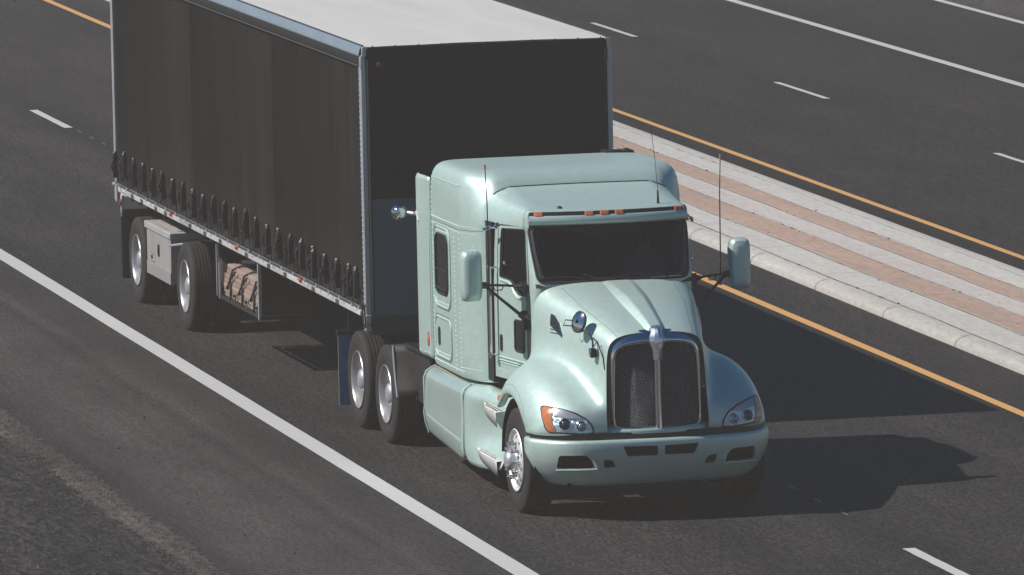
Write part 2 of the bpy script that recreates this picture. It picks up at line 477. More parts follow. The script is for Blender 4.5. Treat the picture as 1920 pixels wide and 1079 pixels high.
for k in range(-14, 6):
    if k in (0,): pass
    x = -44.98 + 12.192*k + 12.192*0
    if -200 < x < 60: line('lane_dash', 1.652, .125, WPAINT, x0=x, x1=x+3.05, lab='short white dash of the broken lane line beside the truck')
for k in range(-8, 7):
    x = -58.835 + 12.192*k
    line('lane_dash', 13.31, .105, WPAINT, x0=x, x1=x+3.05, lab='short white dash of the broken lane line on the far road')
# faint remnants of old ticks between the dashes
bm = NB()
for k in range(-6, 5):
    for q in range(7):
        x = -44.98 + 12.192*k + 3.3 + q*1.0 + .25
        if abs(x+3) < 1 or True:
            L_ = .28
            for (yc, zz, wd) in ((1.70, .0042, .018),):
                if random.random() < .85:
                    v = [bm.verts.new(p) for p in ((x, yc-wd/2, zz), (x+L_, yc-wd/2, zz), (x+L_, yc+wd/2, zz), (x, yc+wd/2, zz))]; bm.faces.new(v)
for x in [ -30 + i*1.05 for i in range(26)]:
    if random.random() < .75:
        yc = 13.27; wd = .012; zz = zf(yc)+.0045
        v = [bm.verts.new(p) for p in ((x, yc-wd/2, zz), (x+.25, yc-wd/2, zz), (x+.25, yc+wd/2, zz), (x, yc+wd/2, zz))]; bm.faces.new(v)
o = link_mesh('old_marking', bm, FPAINT, smooth=False); tag(o, 'faint ticks of old paint between the lane dashes', kind='structure')

# median: sloped kerb, then strips of plain and dyed concrete, joints with dirt
def extr(name, prof, m, x0=X0, x1=X1, n=60, lab=None):
    bm = NB(); rows = []
    for i in range(n+1):
        x = x0 + (x1-x0)*i/n
        rows.append([(x, y, z) for y, z in prof])
    grid(bm, rows); o = link_mesh(name, bm, m, ang=60); o['kind'] = 'structure'
    if lab: o['label'] = lab
    return o
KERBM = road_mat('kerb_concrete', (.43, .425, .395), (.40, .375, .355), 20, [], big=.10, fine=.12, rough=.9, bump_s=.3)
extr('kerb', [(6.29, -.02), (6.298, .03), (6.315, .070), (6.36, .098), (6.42, .117), (6.50, .130)], KERBM, lab='pale concrete kerb along the near side of the median')
MED = [(6.50, 6.985, CONC), (6.985, 7.46, TANC), (7.46, 7.875, CONC2), (7.875, 8.24, TANC), (8.24, 8.66, CONC)]
for y0, y1, m in MED:
    z0 = .130 - .0 ; 
    sheet('median_pavement', y0, y1, .132, .132, m)
extr('kerb', [(8.66, .131), (8.80, .128), (8.86, .10), (8.90, .0), (8.90, -.08)], CONC, lab='pale concrete kerb along the far side of the median')
# dirt-filled joints with ragged outline and small clumps of debris
bm = NB(); hb = NB()
def joint(yc, wd, z, x0=-75, x1=12, den=.12, lip=0):
    n = int((x1-x0)/den); rows = []
    ph = random.random()*6
    for i in range(n+1):
        x = x0 + (x1-x0)*i/n
        wv = .012*math.sin(x*.8+ph) + .006*math.sin(x*2.3+ph)
        a = wd*random.uniform(.25, 1.0)
        if random.random() < .02: a += .02
        rows.append([(x, yc+wv-a/2, z), (x, yc+wv+a/2, z)])
    grid(bm, rows)
    if lip:
        rows = []
        for i in range(n+1):
            x = x0 + (x1-x0)*i/n
            wv = .012*math.sin(x*.8+ph) + .006*math.sin(x*2.3+ph)
            rows.append([(x, yc+wv+lip, z), (x, yc+wv+lip*2.2, z)])
        grid(hb, rows)
joint(6.50, .016, .136)
joint(6.985, .013, .136, lip=.010); joint(7.46, .010, .136); joint(7.875, .013, .136, lip=.010); joint(8.24, .010, .136); joint(8.62, .008, .136)
for i in range(120):
    x = random.uniform(-60, 5); y = random.choice((6.50, 6.985, 7.46, 7.875, 8.24, 8.24, 7.46)) + random.gauss(0, .02); s = random.uniform(.006, .020)
    dome(bm, (x, y, .135), (random.uniform(-.3, .3), 0, 1), s, s*.6, 5)
for i in range(26):
    x = random.uniform(-50, 0); y = random.uniform(6.6, 8.5); s = random.uniform(.008, .02); dome(bm, (x, y, .135), (0, 0, 1), s, s*.3, 5)
# cross joints
for i in range(26):
    x = -70 + i*3.05 + random.uniform(-.1, .1); w_ = .010
    for (ya, yb, sk, t) in ((6.53, 6.975, .05, 1), (6.995, 7.45, -.03, .7), (7.88, 8.23, .02, .6)):
        if random.random() < .25: continue
        xx = x + sk*5
        v = [bm.verts.new(p) for p in ((xx, ya, .1365), (xx+w_*t, ya, .1365), (xx+w_*t+sk, yb, .1365), (xx+sk, yb, .1365))]; bm.faces.new(v)
o = link_mesh('joint_debris', bm, CRACK, smooth=False); tag(o, 'dark dirt and grit caught in the joints of the median paving', 'dirt', kind='stuff')
o = link_mesh('paving_lip', hb, HILO, smooth=False); tag(o, 'pale raised lips along the paving joints', kind='structure')
# kerb joints
kb = NB()
for i in range(22):
    x = -66.4 + i*3.06
    prof = [(6.287, .0), (6.295, .03), (6.312, .072), (6.358, .100), (6.419, .120), (6.46, .127)]
    for (a, b) in zip(prof[:-1], prof[1:]):
        v = [kb.verts.new(p) for p in ((x, a[0]-.001, a[1]), (x+.02, a[0]-.001, a[1]), (x+.03, b[0]-.001, b[1]), (x, b[0]-.001, b[1]))]; kb.faces.new(v)
KJ = mat('kerb_joint', (.30, .27, .245), .95)
o = link_mesh('kerb_joint', kb, KJ, smooth=False); tag(o, 'thin grey joints across the kerb', kind='structure')
bm = NB()
for x, y, s in ((-23.9, 9.02, .12), (-23.4, 9.0, .05), (-24.4, 9.05, .06)):
    dome(bm, (x, y, zf(y)), (0, .2, 1), s, s*.45, 7)
o = link_mesh('road_debris', bm, BLACK, smooth=False); tag(o, 'black scrap of rubber lying by the far kerb', 'debris')

# ------------------------------------------------------------------ wheels
def dup_tree(root, parent):
    c = root.copy(); COL.objects.link(c); c.parent = parent
    for o in ALLKIDS.get(root, ()):
        dup_tree(o, c)
    ALLKIDS.setdefault(c, [])
    if parent is not None: ALLKIDS.setdefault(parent, []).append(c)
    return c
ALLKIDS = {}
def K(o):
    """register o as a child for copying"""
    if o.parent is not None: ALLKIDS.setdefault(o.parent, []).append(o)
    return o

def tyre_bm(y0, wd, R=.505, tread=True):
    """tyre with its outer side wall at y0, width wd towards +y"""
    bm = NB()
    p = [(.288, y0+.028), (.30, y0+.018), (.325, y0+.012), (.36, y0+.001), (.40, y0-.006), (.43, y0-.004), (.455, y0+.004), (.462, y0+.004), (.478, y0+.008), (R-.018, y0+.014), (R-.006, y0+.022), (R-.001, y0+.036)]
    if tread:
        k = 5; tw = wd-.072
        for i in range(1, k):
            c = y0+.036+tw*i/k
            p += [(R, c-.008), (R-.013, c-.006), (R-.013, c+.006), (R, c+.008)]
    p += [(R-.001, y0+wd-.036), (R-.018, y0+wd-.014), (.455, y0+wd-.004), (.40, y0+wd+.004), (.33, y0+wd-.01), (.288, y0+wd-.028)]
    lathe(bm, p, seg=64)
    return bm

def steer_wheel(parent, side):
    w = empty('wheel', (0, -1.17*side, .505), 0 if side > 0 else PI, parent)
    w['label'] = 'front wheel with bright rim and long chrome lug nut covers'
    link_mesh('tyre', tyre_bm(0, .285), TREAD, w, ang=50)
    bm = NB()
    lathe(bm, [(.296, .012), (.300, .004), (.296, .0), (.288, .004), (.283, .02), (.272, .034), (.255, .03), (.215, .012), (.165, .004), (.15, .002), (.145, .006), (.143, .06)], seg=60)
    bot = [[(.296, .018), (.29, .10)]]
    r = link_mesh('rim', bm, RIMW, w, ang=50)
    s = r.modifiers.new('s', 'SOLIDIFY'); s.thickness = .012; s.offset = 0
    cs = []
    for k in range(10):
        a = 2*PI*(k+.5)/10; b = NB()
        lathe(b, [(.001, -.06), (.023, -.06), (.023, .12), (.001, .12)], c=(.222*math.cos(a), 0, .222*math.sin(a)), seg=16)
        cs.append(b)
    cut(r, cs)
    bm = NB(); lathe(bm, [(.27, .14), (.27, .075), (.0, .075)], seg=32); link_mesh('brake_drum', bm, DARKV, w)
    bm = NB(); lathe(bm, [(.145, .01), (.14, -.012), (.10, -.02), (.098, -.05), (.09, -.085), (.06, -.105), (.0, -.11)], seg=36)
    link_mesh('hub_cap', bm, ALU, w, ang=60)
    for k in range(10):
        a = 2*PI*k/10; bm = NB()
        lathe(bm, [(.024, .004), (.024, -.012), (.016, -.018), (.014, -.050), (.019, -.054), (.019, -.068), (.012, -.076), (.0, -.078)], c=(.168*math.cos(a), 0, .168*math.sin(a)), seg=12)
        link_mesh('lug_nut', bm, CHROME, w, ang=40)
    return w

def dual_wheel(parent, loc, side=1, rim=None, lab=None):
    w = empty('wheel', loc, 0 if side > 0 else PI, parent)
    if lab: w['label'] = lab
    K(w)
    K(link_mesh('tyre', tyre_bm(0, .27), TREAD, w, ang=50))
    K(link_mesh('tyre', tyre_bm(.335, .27, tread=False), TREAD, w, ang=50))
    bm = NB()
    lathe(bm, [(.298, .022), (.302, .006), (.297, .0), (.289, .004), (.284, .02), (.268, .05), (.262, .10), (.258, .15), (.245, .168), (.215, .172), (.15, .165), (.135, .16)], seg=60)
    K(link_mesh('rim', bm, rim or RIMD, w, ang=50))
    bm = NB(); lathe(bm, [(.15, .17), (.13, .15), (.11, .05), (.095, .03), (.06, .015), (.0, .012)], seg=32); K(link_mesh('hub_cap', bm, ALU_D, w, ang=50))
    for k in range(10):
        a = 2*PI*k/10; bm = NB()
        lathe(bm, [(.017, .168), (.017, .145), (.012, .135), (.0, .132)], c=(.19*math.cos(a), 0, .19*math.sin(a)), seg=8)
        K(link_mesh('lug_nut', bm, CHROME, w, ang=40))
    return w

# ================================================================== THE TRACTOR
T = empty('truck_tractor', (0, -.05, 0), .0139)
tag(T, 'mint green sleeper truck tractor with chrome grille, hauling the black trailer', 'truck')
def tz(x, y=0): return x

steer_wheel(T, 1); steer_wheel(T, -1)
w1 = dual_wheel(T, (-5.60, -1.20, .505), 1, lab='dual drive wheel with deep polished rim')
for loc, sd in (((-6.92, -1.20, .505), 1), ((-5.60, 1.20, .505), -1), ((-6.92, 1.20, .505), -1)):
    c = dup_tree(w1, T); c.location = loc; c.rotation_euler = (0, 0, 0 if sd > 0 else PI)

# ---- hood with fenders (half grid mirrored)
H = [  # rows rear -> front, columns centre -> arch edge (x, y, z)
 [None]*5 + [(-.74, .90, 1.02), (-.74, 1.02, 1.03), (-.74, 1.13, 1.00), (-.735, 1.175, .96), (-.70, 1.178, .93)],
 [None]*5 + [(-.66, .86, 1.20), (-.66, 1.02, 1.18), (-.66, 1.13, 1.10), (-.63, 1.178, 1.03), (-.58, 1.18, .99)],
 [(-.50, 0, 2.135), (-.52, .35, 2.135), (-.58, .62, 2.105), (-.64, .77, 2.03), (-.66, .825, 1.85), (-.66, .835, 1.44), (-.50, 1.00, 1.37), (-.50, 1.13, 1.25), (-.47, 1.18, 1.15), (-.43, 1.18, 1.09)],
 [(-.25, 0, 2.095), (-.27, .33, 2.09), (-.30, .58, 2.055), (-.32, .715, 1.97), (-.33, .765, 1.78), (-.33, .785, 1.45), (-.24, .98, 1.42), (-.22, 1.13, 1.29), (-.20, 1.18, 1.18), (-.18, 1.18, 1.12)],
 [(.06, 0, 2.04), (.06, .31, 2.03), (.05, .53, 1.99), (.04, .65, 1.90), (.03, .69, 1.72), (.03, .715, 1.44), (.06, .93, 1.42), (.06, 1.12, 1.28), (.06, 1.18, 1.14), (.05, 1.18, 1.085)],
 [(.38, 0, 1.965), (.38, .285, 1.955), (.37, .475, 1.915), (.36, .585, 1.82), (.35, .62, 1.65), (.36, .64, 1.37), (.38, .87, 1.375), (.36, 1.10, 1.235), (.29, 1.18, 1.06), (.21, 1.18, .99)],
 [(.66, 0, 1.895), (.66, .265, 1.885), (.65, .435, 1.845), (.64, .53, 1.755), (.63, .555, 1.58), (.65, .575, 1.23), (.66, .81, 1.26), (.60, 1.07, 1.16), (.46, 1.18, .98), (.31, 1.18, .91)],
 [(.87, 0, 1.835), (.87, .255, 1.825), (.86, .41, 1.785), (.85, .495, 1.70), (.84, .512, 1.45), (.87, .53, 1.11), (.87, .77, 1.15), (.76, 1.045, 1.09), (.57, 1.17, .94), (.355, 1.18, .87)],
 [(.955, 0, 1.80), (.955, .25, 1.79), (.94, .395, 1.752), (.92, .472, 1.675), (.92, .485, 1.40), (.96, .50, 1.03), (.95, .74, 1.07), (.83, 1.03, 1.02), (.62, 1.165, .905), (.375, 1.18, .845)],
 [None]*5 + [(.985, .50, .94), (.975, .74, .96), (.85, 1.04, .94), (.645, 1.165, .875), (.38, 1.18, .838)],
 [None]*5 + [(.985, .50, .845), (.975, .74, .845), (.855, 1.04, .84), (.655, 1.165, .835), (.385, 1.18, .828)],
 [None]*5 + [(.955, .50, .833), (.945, .74, .833), (.83, 1.02, .828), (.63, 1.145, .825), (.385, 1.16, .820)],
]
bm = NB()
V = grid(bm, H)
# inner lip round the wheel arch
col = [V[i][9] for i in range(len(H))]
lip = [bm.verts.new((v.co.x, v.co.y-.07, v.co.z+.004)) for v in col]
for i in range(len(col)-1): bm.faces.new((col[i], col[i+1], lip[i+1], lip[i]))
g = bmesh.ops.duplicate(bm, geom=bm.verts[:]+bm.edges[:]+bm.faces[:])
for e in g['geom']:
    if isinstance(e, bmesh.types.BMVert): e.co.y = -e.co.y
bmesh.ops.remove_doubles(bm, verts=bm.verts, dist=1e-4)
hood = link_mesh('hood', bm, MINT, T, sub=3)
bake(hood)
hood.data.polygons.foreach_set('use_smooth', [True]*len(hood.data.polygons))
HB = bvh_of(hood)

def wheelhouse():
    for s in (-1, 1):
        bm = NB(); rows = []
        for k in range(13):
            a = PI*(-.12 + 1.12*k/12)
            r = .66
            rows.append([(-.05 + r*1.02*math.cos(a), s*1.135, .50 + r*.98*math.sin(a)*.93), (-.05 + r*math.cos(a), s*.55, .50 + r*math.sin(a)*.93)])
        grid(bm, rows)
        link_mesh('wheel_well', bm, DARKV, T)
wheelhouse()

# raised centre ridge of the hood, tapering down to the emblem
bm = NB(); rows = []
for i in range(15):
    t = i/14; x = -.49 + 1.41*t
    cr = .112*(1-t) + .060*t; ft = cr + .045 + .030*math.sin(PI*t) - .022*t
    h = .010 + .042*min(1, t*2.0)
    row = []
    for yy, hh in ((-ft-.03, -.5), (-ft, .05), (-cr-.006, .82), (-cr+.012, 1.0), (-cr*.5, .99), (0, 1.0), (cr*.5, .99), (cr-.012, 1.0), (cr+.006, .82), (ft, .05), (ft+.03, -.5)):
        p = cast(HB, 'z', 1, (x, yy), 0, Vector((x, yy, 2)))
        row.append((x, yy, p.z + h*hh))
    rows.append(row)
rows.append([(p[0]+.025, p[1]*.93, p[2]-.02) for p in rows[-1]])
rows.append([(p[0]+.01, p[1]*.9, p[2]-.06) for p in rows[-1]])
grid(bm, rows)
link_mesh('hood_ridge', bm, MINT, T, sub=2)

# hood seams: fine dark beads along the cowl-to-grille split lines
SEAMC = mat('seam_shadow', (.10, .14, .13), .6)
def seam(name, pts2, axis, sgn, bvh, r=.0035, m=SEAMC, parent=T, off=-.0012, default=None):
    bm = NB(); pts = []
    for a, b in zip(pts2[:-1], pts2[1:]):
        a, b = Vector(a), Vector(b); n = max(1, int((b-a).length/.05))
        for k in range(n): pts.append(a + (b-a)*k/n)
    pts.append(Vector(pts2[-1]))
    P = [cast(bvh, axis, sgn, tuple(p), off) for p in pts]; P = [p for p in P if p is not None]
    if len(P) > 1: tube(bm, P, r, 5)
    return link_mesh(name, bm, m, parent)
for s in (-1, 1):
    seam('panel_gap', [(-.50, s*.56), (.1, s*.51), (.6, s*.425), (.93, s*.37)], 'z', 1, HB, .0028)
    # arch trim line pressed into the fender
    seam('panel_gap', [(-.64, 1.06), (-.52, 1.15), (-.36, 1.20), (-.18, 1.22), (.0, 1.20), (.16, 1.15), (.32, 1.06), (.42, .98), (.47, .90), (.56, .862), (.62, .86)], 'y', s, HB, .0028, m=mat('seam_green', (.12, .24, .20), .5))

# side vents of the hood
for s in (-1, 1):
    poly = rpoly([(-.262, 1.868), (-.19, 1.862), (-.07, 1.80), (.035, 1.688), (.03, 1.672), (-.235, 1.765)], .012, 2)
    bm = NB(); patch(bm, poly, HB, 'y', s, .003, .04); v = link_mesh('hood_vent', bm, BLACK, T)
    bm = NB(); ring(bm, poly, HB, 'y', s, .002, .007, .03); v2 = link_mesh('vent_rim', bm, CHROME, v)
    bm = NB()
    for k in range(5):
        z = 1.70 + k*.032; x0 = -.245 + (1.765-z)*(-.0) ; xa = max(-.24, -.235 - (z-1.765)*.2); xb = .02 - (z-1.69)*1.3
        a = cast(HB, 'y', s, (xa, z), .008); b = cast(HB, 'y', s, (xb, z), .008)
        if a and b and xb > xa+.03: tube(bm, [a, b], .0035, 5)
    link_mesh('vent_slat', bm, FRAME, v)

# ---- grille
G = empty('grille', (0, 0, 0), 0, T); G['label'] = 'chrome framed grille with two mesh panels and a centre bar'
def gx(y, z): return 1.03 - .10*(abs(y)/.45)**2 - (z-.9)*.030
outer = [(0, 1.815), (.14, 1.811), (.26, 1.796), (.36, 1.770), (.44, 1.722), (.482, 1.65), (.490, 1.50), (.492, 1.2), (.490, .98), (.480, .895), (.445, .852), (.38, .838), (.2, .834), (0, .834)]
mid =   [(0, 1.790), (.14, 1.786), (.26, 1.772), (.355, 1.745), (.422, 1.698), (.458, 1.63), (.464, 1.50), (.466, 1.2), (.465, .98), (.458, .912), (.430, .872), (.37, .860), (.2, .856), (0, .856)]
inner = [(0, 1.690), (.14, 1.688), (.26, 1.678), (.330, 1.658), (.370, 1.625), (.388, 1.58), (.398, 1.48), (.406, 1.2), (.410, .99), (.407, .935), (.39, .908), (.345, .897), (.2, .893), (0, .893)]
def full(h): return h + [(-y, z) for y, z in h[-2:0:-1]]
rows = []
def lerp2(A, B, t): return [(a[0]+(b[0]-a[0])*t, a[1]+(b[1]-a[1])*t) for a, b in zip(A, B)]
for prof, dx in ((outer, -.20), (outer, -.10), (lerp2(outer, mid, .6), -.045), (lerp2(mid, inner, .25), .0), (lerp2(mid, inner, .62), .022), (lerp2(mid, inner, .9), .014), (inner, -.012), (inner, -.05)):
    rows.append([(gx(y, z)+dx, y, z + (.010*max(0, min(1, (z-1.62)/.1)) if dx < -.04 and prof is not inner else 0)) for y, z in full(prof)])
bm = NB(); grid(bm, rows, closed_u=True)
link_mesh('grille_frame', bm, CHROME, G, sub=1)
# dark backing
bm = NB(); rows = []
for y in [-.43 + .86*k/12 for k in range(13)]:
    rows.append([(gx(y, .87)-.06, y, .87), (gx(y, 1.72)-.06, y, 1.72)])
grid(bm, rows); link_mesh('radiator', bm, DARKV, G)
def inner_top(y):
    y = abs(y)
    for (a, za), (b, zb) in zip(inner[:6], inner[1:7]):
        if a <= y <= b: return za + (zb-za)*(y-a)/(b-a)
    return 1.5
def inside(y, z):
    y = abs(y)
    if y < .038: return False
    side = .386 + (.410-.386)*min(1, max(0, (1.59-z)/.6))
    return y < side and .90 < z < inner_top(min(y, .385))-.004
GM = mat('grille_mesh_metal', (.85, .92, 1.0), .35, .05)
for s in (-1, 1):
    bm = NB(); pitch = .0195
    for d in (-1, 1):
        k = -70
        while k < 90:
            c0 = k*pitch*1.4142; run = None; last = None
            # line z = d*y + c ; step along
            n = 90
            seg = []
            for i in range(n+1):
                y = .03 + .40*i/n; z = d*y*1.12 + .62 + c0
                ok = inside(y, z)
                if ok: seg.append((y, z))
            if len(seg) > 2:
                pts = [seg[0], seg[len(seg)//2], seg[-1]]
                P3 = [Vector((gx(y, z)-.022+.002*d, s*y, z)) for y, z in pts]
                hw = .0049
                rows = []
                for p in P3:
                    rows.append([p+Vector((0, -hw, hw*d*s*-1)), p+Vector((.003, 0, 0)), p+Vector((0, hw, -hw*d*s*-1))])
                grid(bm, rows)
            k += 1
    link_mesh('grille_mesh', bm, GM, G, smooth=False)
    # dark rubber bead round the mesh panel
    bm = NB(); h = [(.035, inner_top(.035)-.002)] + [(y, z-.002) for y, z in inner[1:-1]] + [(.035, .892)]
    tube(bm, [(gx(y, z)-.016, s*(y-.004), z) for y, z in h], .008, 6); link_mesh('grille_seal', bm, BLACK, G)
bm = NB(); rows = []
for z in (.86, .90, 1.2, 1.5, 1.73, 1.79):
    x = gx(0, z); tw = .036
    rows.append([(x-.05, -tw, z), (x-.01, -tw, z), (x+.012, -tw*.55, z), (x+.018, 0, z), (x+.012, tw*.55, z), (x-.01, tw, z), (x-.05, tw, z)])
grid(bm, rows); link_mesh('centre_bar', bm, CHROME, G, sub=2)
# ornament over the top of the bar: long tapered cap with a faceted head
bm = NB(); rows = []
for z, hw, x, th in ((1.535, .042, .012, .030), (1.59, .045, .016, .042), (1.64, .052, .016, .052), (1.675, .066, .014, .060), (1.705, .078, .010, .064), (1.735, .080, .006, .066), (1.765, .070, 0, .066), (1.80, .052, -.010, .060), (1.83, .046, -.035, .055), (1.855, .036, -.08, .03)):
    xx = gx(0, z)+x
    rows.append([(xx-.05, -hw, z-.005), (xx, -hw, z), (xx+th*.7, -hw*.5, z), (xx+th, 0, z), (xx+th*.7, hw*.5, z), (xx, hw, z), (xx-.05, hw, z-.005)])
V = grid(bm, rows)
for r in (V[0], V[-1]): bm.faces.new(r)
link_mesh('emblem', bm, mat('ornament_metal', (.62, .66, .72), .22, .85), G, ang=20)

# ---- headlights laid on the fender front
HL = [(.630, .858), (.645, .915), (.69, .985), (.79, 1.045), (.91, 1.082), (1.035, 1.10), (1.062, 1.09), (1.072, 1.00), (1.058, .90), (1.035, .872), (.85, .856), (.70, .850)]
for s in (-1, 1):
    hl = empty('headlight', (0, 0, 0), 0, T); hl['label'] = 'wraparound headlight with orange outer section and two round lamps'
    def Q(y, z): return (s*y, z)
    poly = rpoly([Q(*p) for p in HL], .02, 2)
    bm = NB(); patch(bm, poly, HB, 'x', 1, .006, .03); link_mesh('lamp_bowl', bm, LAMPBOWL, hl)
    bm = NB(); ring(bm, poly, HB, 'x', 1, .004, .0085, .02); link_mesh('lamp_gasket', bm, BLACK, hl)
    ap = [Q(.985, 1.083), Q(1.035, 1.096), Q(1.058, 1.08), Q(1.067, 1.00), Q(1.052, .905), Q(1.03, .876), Q(.975, .870), Q(1.0, .96)]
    bm = NB(); patch(bm, ap, HB, 'x', 1, .013, .025); link_mesh('turn_signal', bm, AMBER2, hl)
    rp = [Q(.725, .995), Q(.79, 1.035), Q(.90, 1.073), Q(.97, 1.086), Q(.985, 1.02), Q(.84, .995)]
    bm = NB(); patch(bm, rp, HB, 'x', 1, .014, .025)
    link_mesh('ribbed_reflector', bm, mat('ribbed_reflector', (.50, .48, .52), .3, .4, .5, noise=(70, .7, (1, 6, .4))), hl)
    for (y, z, r) in ((.895, .945, .050), (.748, .925, .045)):
        c = cast(HB, 'x', 1, (s*y, z), .012)
        n = Vector((.93, -.30*-s*-1*-1 if False else s*.25, .18)).normalized()
        bm = NB(); u = n.orthogonal().normalized(); v = n.cross(u)
        prof = [(r*1.12, .0), (r*1.10, .012), (r*.98, .016), (r*.86, .006), (r*.80, -.002)]
        rws = [[c + (u*math.cos(2*PI*k/28)+v*math.sin(2*PI*k/28))*pr + n*h for k in range(28)] for pr, h in prof]
        grid(bm, rws, closed_u=True); link_mesh('lamp_ring', bm, CHROME, hl)
        bm = NB(); rws = [[c + (u*math.cos(2*PI*k/28)+v*math.sin(2*PI*k/28))*pr + n*h for k in range(28)] for pr, h in ((r*.82, .0), (r*.66, .012), (r*.4, .021), (r*.15, .025), (.001, .026))]
        grid(bm, rws, closed_u=True); link_mesh('lamp_lens', bm, LAMPLENS if y > .8 else mat('reflector_lens', (.35, .42, .50), .08, .7, 1), hl)

# ---- bumper
def bx(y):
    a = min(1, abs(y)/1.17); return 1.10 - .13*a**2 - .33*a**7
bm = NB(); rows = []
YS = [-1.178 + 2.356*k/72 for k in range(73)]
prof = [(.785, -.10), (.790, -.03), (.780, -.006), (.755, 0), (.70, -.001), (.65, -.006), (.59, -.022), (.53, -.048), (.47, -.082), (.42, -.118), (.38, -.155), (.345, -.20), (.325, -.26)]
plan = []
for y in YS: plan.append((bx(y), y))
side = [(.66, .40), (.60, .40), (.55, .40), (.48, .40), (.42, .40)]
P2 = [(x, -1.185) for x in (.42, .50, .58)] + [(bx(y)-0.0, y) for y in YS] + [(x, 1.185) for x in (.58, .50, .42)]
def nrm(i):
    a = Vector(P2[max(0, i-1)]); b = Vector(P2[min(len(P2)-1, i+1)]); t = (b-a).normalized(); return Vector((t.y, -t.x))
for z, d in prof:
    row = []
    for i, (x, y) in enumerate(P2):
        n = nrm(i); row.append((x+n.x*d, y+n.y*d, z))
    rows.append(row)
grid(bm, rows)
bump = link_mesh('bumper', bm, MINT, T, ang=60)
sd = bump.modifiers.new('s', 'SOLIDIFY'); sd.thickness = .035; sd.offset = -1
cs = []
for s in (-1, 1):
    for poly, r in (([(.975, .520), (.965, .650), (.72, .652), (.665, .60), (.635, .522)], .03), ([(.545, .520), (.560, .610), (.465, .595), (.430, .525)], .02), ([(.032, .628), (.032, .722), (.375, .727), (.335, .640), (.31, .628)], .02)):
        b = NB(); prism(b, rpoly([(s*y, z) for y, z in poly], r, 3), 'x', .5, 1.4); cs.append(b)
cut(bump, cs)
BB = bvh_of(bump)
bm = NB(); rows = []
for z in (.32, .79):
    rows.append([(bx(y)-.11-(.20 if z < .5 else 0), y*.985, z) for y in YS])
grid(bm, rows); link_mesh('bumper_backing', bm, DARKV, T)
# thin mouldings round the fog openings
for s in (-1, 1):
    bm = NB()
    tube(bm, [(bx(y)+.004-.02, s*y, z) for y, z in ((.99, .508), (.80, .512), (.62, .514), (.635, .56), (.66, .61))], [.006, .011, .012, .011, .006], 8)
    link_mesh('fog_opening_lip', bm, MINT, T)
# dark slot between fascia and bumper plus centre fascia strip under the grille
bm = NB(); rows = []
for z, d in ((.775, -.07), (.85, -.06)): rows.append([(bx(y)-.06+d*.3, y*.985, z) for y in YS])
grid(bm, rows); link_mesh('bumper_gap', bm, BLACK, T)
bm = NB(); rows = []
for z, d in ((.833, -.035), (.836, 0), (.862, .006), (.885, -.01), (.90, -.05)): rows.append([(gx(y, .87)+.018+d, y, z) for y in [-.55+1.1*k/20 for k in range(21)]])
grid(bm, rows); link_mesh('fascia_strip', bm, MINT, T, ang=60)
# bits under the bumper
bm = NB(); box(bm, .2, .80, -.85, .85, .30, .42); box(bm, -.3, .5, -.55, .55, .45, .9); link_mesh('front_crossmember', bm, DARKV, T)

# ---- cab shell (tapers forward)
def yc(x): return .693 - .152*x
def cabrow(z, xf, xc, yl=None, tw=0, bow=None):
    """half outline: front centre ... front corner, side, rear"""
    yf = yc(xc)-tw
    pts = []
    for k in range(7):
        t = k/6; y = yf*t*.90; pts.append((xf + (xc+.055 - xf)*t**2.2, y))
    pts += [(xc+.035, yf*.945), (xc+.005, yf*.985), (xc-.05, yf+.002), (xc-.13, yc(xc-.13)-tw)]
    for k in range(1, 6):
        x = xc-.13 + (-1.72-(xc-.13))*k/5; pts.append((x, yc(x)-tw))
    pts.append((-1.74, 0))
    return [(x, y, z) for x, y in pts]
rows_h = [cabrow(1.12, -.60, -.74), cabrow(1.30, -.58, -.735), cabrow(1.75, -.55, -.72), cabrow(2.06, -.53, -.70), cabrow(2.12, -.52, -.70, tw=.004), cabrow(2.38, -.66, -.795, tw=.012), cabrow(2.64, -.82, -.885, tw=.028), cabrow(2.70, -.85, -.91, tw=.035)]
rows = []
for r in rows_h: rows.append([p for p in r] + [(x, -y, z) for x, y, z in r[-2:0:-1]])
bm = NB(); V = grid(bm, rows, closed_u=True)
bm.faces.new(V[0]); bm.faces.new(V[-1])
cab = link_mesh('cab', bm, MINT, T, ang=40)
CB = bvh_of(cab)
s_ = cab.modifiers.new('s', 'SOLIDIFY'); s_.thickness = .03; s_.offset = -1
WS = rpoly([(-.748, 2.125), (-.55, 2.128), (0, 2.15), (.55, 2.128), (.748, 2.125), (.775, 2.40), (.79, 2.672), (0, 2.684), (-.79, 2.672), (-.775, 2.40)], .05, 3)
WS_in = rpoly([(-.70, 2.165), (-.5, 2.158), (0, 2.172), (.5, 2.158), (.70, 2.165), (.742, 2.40), (.757, 2.655), (0, 2.665), (-.757, 2.655), (-.742, 2.40)], .07, 4)
WIN = rpoly([(-1.515, 2.585), (-.955, 2.622), (-.925, 2.60), (-.855, 2.20), (-.845, 1.985), (-1.06, 1.985), (-1.14, 2.02), (-1.21, 2.085), (-1.30, 2.11), (-1.525, 2.115)], .025, 3)
b1 = NB(); prism(b1, WS_in, 'x', -1.05, .2)
b2 = NB(); prism(b2, WIN, 'y', -1.3, 1.3)
cut(cab, [b1, b2])
